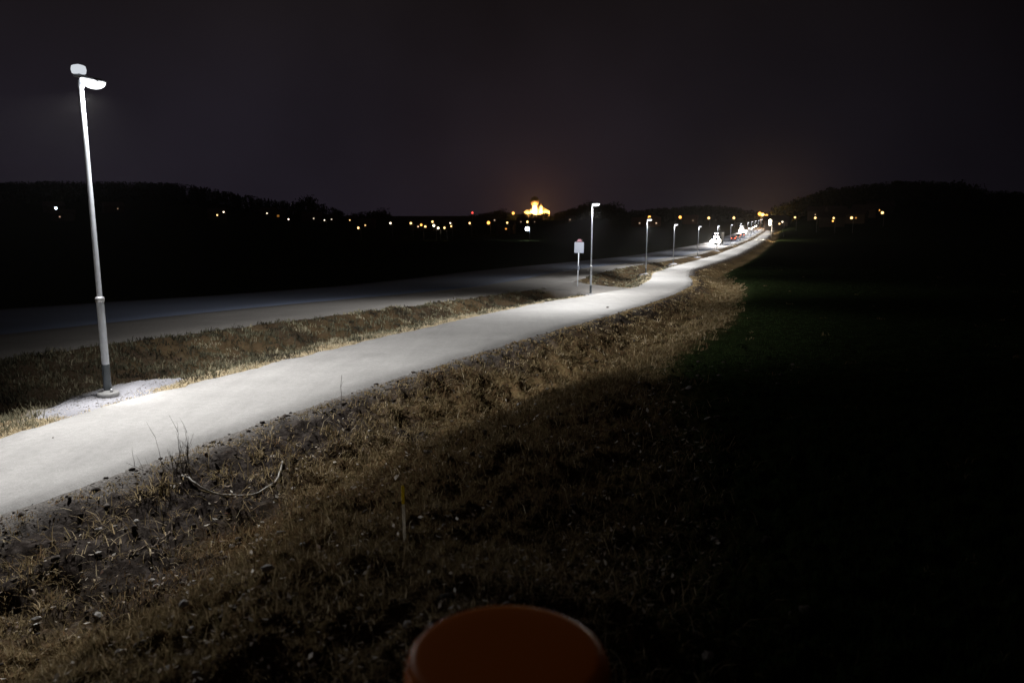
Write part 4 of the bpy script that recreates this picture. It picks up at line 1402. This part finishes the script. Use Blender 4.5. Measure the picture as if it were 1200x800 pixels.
def wood(name, b0, b1, n, label, depth=(.80, 1.12), conifer=.5):
    V, Fq = [], []
    base = 0
    bs = rng.uniform(b0, b1, n); ds = rng.uniform(*depth, n)
    for b, dk in zip(bs, ds):
        D = float(wood_d(b)); r = D * dk
        y = r; x = b * y
        near = (np.abs(LIGHT_B - b) < .0085) & (LIGHT_R > math.hypot(x, y) - 12)
        if near.any() and not (.02 < b < .05 and dk < .9):
            continue
        g = grd(x, y, False)
        top = sky_e(b) * r - rnd.uniform(.0, 3.2) - (rnd.random() < .3) * rnd.uniform(0, 3)
        h = top - g
        if h < 3.0: continue
        h = min(h, 24)
        rad = h * rnd.uniform(.22, .38); m = 120
        t = rng.uniform(.0, 1, m) ** .9
        if rnd.random() < conifer:
            rr = rad * (1.03 - t) * (.85 + .3 * np.sin(t * 26)) ; rad_q = .55
        else:
            rr = rad * 1.35 * np.sqrt(np.clip(1 - ((t - .58) / .46) ** 2, .03, 1)); rad_q = .8
        a = rng.uniform(0, 6.283, m); q = np.sqrt(rng.uniform(.25, 1, m)) * rr
        c = np.stack([x + q * np.cos(a), y + q * np.sin(a), g + t * h - .4], -1)
        s = rng.uniform(.35, 1.0, m) * rad_q * (h / 14) * 1.15
        u = rng.normal(0, 1, (m, 3)); u /= np.linalg.norm(u, axis=1)[:, None]
        w = rng.normal(0, 1, (m, 3)); w -= (w * u).sum(1)[:, None] * u; w /= np.linalg.norm(w, axis=1)[:, None]
        u *= s[:, None]; w *= s[:, None] * .8
        V.append(np.stack([c - u, c - w, c + u, c + w], 1).reshape(-1, 3))
        Fq.append(base + np.arange(m * 4)); base += m * 4
        # trunk and leader: a slim three sided spike to the top
        tv = np.array([[x + .28, y, g - .3], [x - .14, y + .24, g - .3], [x - .14, y - .24, g - .3], [x, y, g + h]])
        V.append(tv); Fq.append(base + np.array([0, 1, 3, 3])); Fq.append(base + np.array([1, 2, 3, 3])); base += 4
    V = np.concatenate(V)
    quads = np.concatenate(Fq).reshape(-1, 4)
    tri = quads[:, 2] == quads[:, 3]
    q4 = quads[~tri]; t3 = quads[tri][:, :3]
    loops = np.concatenate([q4.ravel(), t3.ravel()])
    starts = np.concatenate([np.arange(len(q4)) * 4, len(q4) * 4 + np.arange(len(t3)) * 3])
    o = from_arrays(name, V, loops, starts, MAT_LEAF)
    tag(o, label, 'wood', kind='stuff')

wood("woodland", -.85, -.145, 1150, 'dark wood covering the hill on the left under the night sky', conifer=.65)
wood("woodland", -.145, .010, 420, 'low dark wood along the middle skyline left of the floodlit church', conifer=.3)
wood("woodland", .010, .052, 120, 'dark treetops at the foot of the floodlit church', (.72, .90), conifer=.3)
wood("woodland", .052, .325, 620, 'dark wood behind the far end of the road', conifer=.35)
wood("woodland", .325, .95, 900, 'dark wood on the rise at the right beyond the field', conifer=.3)

def tree(px_b, dk, ht, rad, label):
    b = px_b; y = float(wood_d(b)) * dk; x = b * y
    g = grd(x, y, False)
    root = empty("tree", (x, y, g))
    tag(root, label, 'tree')
    bm = bmesh.new()
    tube(bm, [(0, 0, -.4), (.1, 0, ht * .4), (0, .1, ht * .95)], [.32, .22, .05], 7)
    for k in range(7):
        a = rnd.uniform(0, 6.28); z0 = ht * rnd.uniform(.3, .7)
        tube(bm, [(0, 0, z0), (rad * .5 * math.cos(a), rad * .5 * math.sin(a), z0 + ht * .12), (rad * .9 * math.cos(a), rad * .9 * math.sin(a), z0 + ht * .18)], [.12, .08, .03], 5)
    from_bm("trunk", bm, MAT_BARK, root)
    m = 420
    ncl = 16
    cc = rng.normal(0, 1, (ncl, 3)); cc /= np.linalg.norm(cc, axis=1)[:, None]
    cc = cc * np.array([rad * .72, rad * .72, ht * .26]) + np.array([0, 0, ht * .64])
    c = cc[rng.integers(0, ncl, m)] + rng.normal(0, 1, (m, 3)) * np.array([rad * .24, rad * .24, ht * .075])
    u = rng.normal(0, 1, (m, 3)); u /= np.linalg.norm(u, axis=1)[:, None]
    w = rng.normal(0, 1, (m, 3)); w -= (w * u).sum(1)[:, None] * u; w /= np.linalg.norm(w, axis=1)[:, None]
    s = rng.uniform(.3, .8, m)[:, None]
    V = np.stack([c - u * s, c - w * s, c + u * s, c + w * s], 1).reshape(-1, 3)
    from_arrays("crown", V, np.arange(m * 4), np.arange(m) * 4, MAT_LEAF, root)

def btop(px, py, dk):
    b = (px - 600) / 912.0
    y = float(wood_d(b)) * dk
    return b, (250 - py) / 912.0 * y - grd(b * y, y, False)
for (px, py, dk, rad, lab) in [(362, 230, .78, 8, 'tall dark tree rising above the left wood where the hill falls away'),
                               (446, 243.5, .8, 7, 'round dark tree standing clear on the skyline at the foot of the left hill'),
                               (587, 245, .8, 10, 'broad dark tree on the skyline just left of the floodlit church'),
                               (690, 236, .86, 9, 'tall dark tree on the skyline behind the second lamp'),
                               (718, 236.5, .86, 10, 'broad dark tree on the skyline right of the second lamp'),
                               (820, 239, .86, 11, 'broad dark tree on the skyline behind the fifth lamp'),
                               (1128, 212, .86, 8, 'dark tree standing out on top of the right wood')]:
    b, h = btop(px, py, dk)
    tree(b, dk, max(h, 6), rad, lab)

# ------------------------------------------------------------------ floodlit church on its hill
MAT_CHURCH = simple("church_render", (.55, .50, .40), .85, 0, .2, .1, .4)
MAT_CHROOF = simple("church_roof", (.20, .15, .11), .7, 0, .3, .2, .6)
MAT_COPPER = simple("church_dome", (.22, .16, .10), .6, .2, .4, .15, .5)
cb, cy = .0296, 1400.0
cx = cb * cy
cz = grd(cx, cy, False)
H0 = -1.0 - cz                                   # height of the tree tops above the church floor
root = empty("church", (cx, cy, cz))
tag(root, 'floodlit pale church with a domed tower glowing orange on the far hill', 'church')
def gable(bm, x0, x1, y0, y1, zb, ze, zr):
    box(bm, ((x0 + x1) / 2, (y0 + y1) / 2, (zb + ze) / 2), (x1 - x0, y1 - y0, ze - zb))
def roofm(bm, x0, x1, y0, y1, ze, zr, hip0=0, hip1=0):
    ym = (y0 + y1) / 2
    v = [bm.verts.new(p) for p in [(x0, y0, ze), (x1, y0, ze), (x1, y1, ze), (x0, y1, ze), (x0 + hip0, ym, zr), (x1 - hip1, ym, zr)]]
    for f in ((0, 1, 5, 4), (1, 2, 5), (2, 3, 4, 5), (3, 0, 4), (3, 2, 1, 0)):
        bm.faces.new([v[i] for i in f])
bm = bmesh.new(); gable(bm, -9, 5, -6, 8, 0, H0 + 7.5, 0)
from_bm("nave", bm, MAT_CHURCH, root, False)
bm = bmesh.new(); roofm(bm, -9.4, 5.4, -6.4, 8.4, H0 + 7.5, H0 + 12, 3, 0)
from_bm("roof", bm, MAT_CHURCH, root, False)
bm = bmesh.new(); gable(bm, -20, -9, -4, 7, 0, H0 + 3.6, 0)
from_bm("wing", bm, MAT_CHURCH, root, False)
bm = bmesh.new(); roofm(bm, -20.4, -8.8, -4.4, 7.4, H0 + 3.6, H0 + 7.5, 5, 0)
from_bm("roof", bm, MAT_CHURCH, root, False)
bm = bmesh.new(); gable(bm, 6, 26, -5, 8, 0, H0 + 4.5, 0)
from_bm("wing", bm, MAT_CHURCH, root, False)
bm = bmesh.new(); roofm(bm, 5.6, 26.6, -5.4, 8.4, H0 + 4.5, H0 + 14, 1, 15)
from_bm("roof", bm, MAT_CHURCH, root, False)
bm = bmesh.new(); box(bm, (-1, -8, (H0 + 15) / 2), (8, 8, H0 + 15), .3)
from_bm("tower", bm, MAT_CHURCH, root, False)
bm = bmesh.new(); lathe(bm, [(5.2, H0 + 15), (6.2, H0 + 16.5), (7.6, H0 + 19), (8.2, H0 + 22), (7.6, H0 + 25.5), (5.4, H0 + 28.5), (2.4, H0 + 30.3), (.5, H0 + 31), (.2, H0 + 33)], 26, (-1, -8, 0))
from_bm("dome", bm, MAT_COPPER, root)
bm = bmesh.new(); box(bm, (11, -7, (H0 + 14) / 2), (4, 4, H0 + 14), .2)
from_bm("side_tower", bm, MAT_CHURCH, root, False)
bm = bmesh.new(); lathe(bm, [(2.9, H0 + 14), (2.2, H0 + 15.5), (.2, H0 + 19)], 8, (11, -7, 0))
from_bm("spire", bm, MAT_COPPER, root, False)
bm = bmesh.new()
for k in range(5):
    box(bm, (-7 + k * 3.2, -6.02, H0 + 3.6), (1.1, .1, 3.6), .02)
from_bm("window", bm, MAT_GLASS, root, False)
for (fx, fy, fz, pw, col) in [(-14, -13, H0 + 1, 9000, (1, .45, .10)), (-6, -17, H0 + 3, 42000, (1, .52, .16)), (0, -20, H0 + 5, 90000, (1, .60, .22)), (9, -16, H0 + 3, 34000, (1, .52, .14)), (17, -12, H0 + 2, 22000, (1, .48, .10)), (25, -9, H0 + 2, 9000, (1, .42, .08)), (-1, -17, H0 + 17, 9000, (1, .36, .07))]:
    ld = bpy.data.lights.new("floodlight", 'POINT')
    ld.energy = pw; ld.color = col; ld.shadow_soft_size = .5
    o = bpy.data.objects.new("floodlight", ld); COL.objects.link(o); o.parent = root; o.location = (fx, fy, fz)

# ------------------------------------------------------------------ far lamps and lit houses
MAT_WALL = simple("house_wall", (.09, .065, .05), .85, 0, .2, .15, 1)
MAT_TILE = simple("house_roof", (.10, .07, .06), .8, 0, .2, .2, 2)
MAT_FRAME = simple("window_frame", (.6, .6, .58), .6)
MAT_MAST = simple("mast_steel", (.2, .2, .21), .5, .5)
COLS = {'w': (1.0, .84, .60), 'b': (.75, .86, 1.0), 'y': (1.0, .62, .22), 'o': (1.0, .42, .08), 'r': (1.0, .08, .06), 'd': (1.0, .66, .40)}

def far_lamp(x, y, z, zl, size, col, st, label, group):
    root = empty("street_lamp", (x, y, z))
    tag(root, label, 'street lamp', group)
    h = zl - z
    bm = bmesh.new(); lathe(bm, [(.11, -.3), (.06, h + .1)], 8, (.9, .3, 0)); tube(bm, [(.9, .3, h), (.5, .15, h + .35), (0, 0, h + .3)], .05, 6)
    from_bm("pole", bm, MAT_MAST, root)
    bm = bmesh.new(); bmesh.ops.create_uvsphere(bm, u_segments=12, v_segments=8, radius=size)
    bmesh.ops.translate(bm, vec=(0, 0, h), verts=bm.verts)
    from_bm("lamp_globe", bm, glow(col, st), root)
    return root

def far_house(x, y, z, zl, size, col, st, label, group, seed):
    r = random.Random(seed)
    root = empty("house", (x, y, z), r.uniform(-.25, .25) - math.atan2(x, y))
    tag(root, label, 'house', group)
    h = max(zl - z + 1.6, 3.2); w = r.uniform(8, 12); d = 7
    ox = r.uniform(-2.2, 2.2); oy = d / 2 + .25
    bm = bmesh.new(); box(bm, (ox, oy, h / 2 - .4), (w, d, h + .8))
    wl_ = from_bm("wall", bm, MAT_WALL, root, False)
    bm = bmesh.new(); roofm(bm, ox - w / 2 - .4, ox + w / 2 + .4, oy - d / 2 - .4, oy + d / 2 + .4, h, h + 2.6)
    rf_ = from_bm("roof", bm, MAT_TILE, root, False)
    bm = bmesh.new(); box(bm, (ox + w * .25, oy + .6, h + 2.3), (.7, .7, 1.6))
    from_bm("chimney", bm, MAT_WALL, rf_, False)
    bm = bmesh.new(); box(bm, (0, .2, zl - z), (size * 2.2, .12, size * 2.0), .02)
    wn_ = from_bm("window", bm, MAT_FRAME, root, False)
    bm = bmesh.new(); box(bm, (0, .12, zl - z), (size * 1.9, .05, size * 1.75))
    from_bm("pane", bm, glow(col, st), wn_, False)

for i, (x_, y_, hgt, size, ck, st, kind, label) in enumerate(FAR):
    if ck in 'oyr': st = min(st, {'o': 3.2, 'y': 3.6, 'r': 2.5}[ck])
    z_ = grd(x_, y_, False)
    if kind == 'lamp':
        fl = far_lamp(x_, y_, z_, z_ + hgt, size, COLS[ck], st, label, 'street lamps in the distance')
        if 'dazzling' in label:                               # the big lamps over the road light up what stands round them
            ld = bpy.data.lights.new("lamp_glow", 'POINT')
            ld.energy = 7000 if ck != 'w' else 3000; ld.color = COLS[ck]; ld.shadow_soft_size = .5
            o = bpy.data.objects.new("lamp_glow", ld); COL.objects.link(o); o.parent = fl; o.location = (0, -1.5, hgt - 1.2)
    elif kind == 'house':
        far_house(x_, y_, z_, z_ + hgt, size, COLS[ck], st, label, 'houses with a lit window in the distance', i)
    else:
        root = empty("radio_mast", (x_, y_, z_))
        tag(root, label, 'mast')
        bm = bmesh.new(); lathe(bm, [(.5, -.5), (.15, hgt)], 6)
        from_bm("mast_pole", bm, MAT_MAST, root)
        bm = bmesh.new(); bmesh.ops.create_uvsphere(bm, u_segments=12, v_segments=8, radius=size)
        bmesh.ops.translate(bm, vec=(0, 0, hgt + size * .6), verts=bm.verts)
        from_bm("warning_light", bm, glow(COLS[ck], st), root)

# ------------------------------------------------------------------ thin haze added round the whole place for a glow about the lights
bm = bmesh.new(); box(bm, (0, 1500, 55), (7000, 6900, 180))
m = bpy.data.materials.new("haze"); m.use_nodes = True
nt = m.node_tree; nt.nodes.clear()
v = nt.nodes.new('ShaderNodeVolumePrincipled')
v.inputs['Density'].default_value = .00004
v.inputs['Anisotropy'].default_value = .80
v.inputs['Color'].default_value = (.95, .95, .95, 1)
o = nt.nodes.new('ShaderNodeOutputMaterial'); nt.links.new(v.outputs[0], o.inputs['Volume'])
tag(from_bm("haze", bm, m, None, False), kind='stuff')
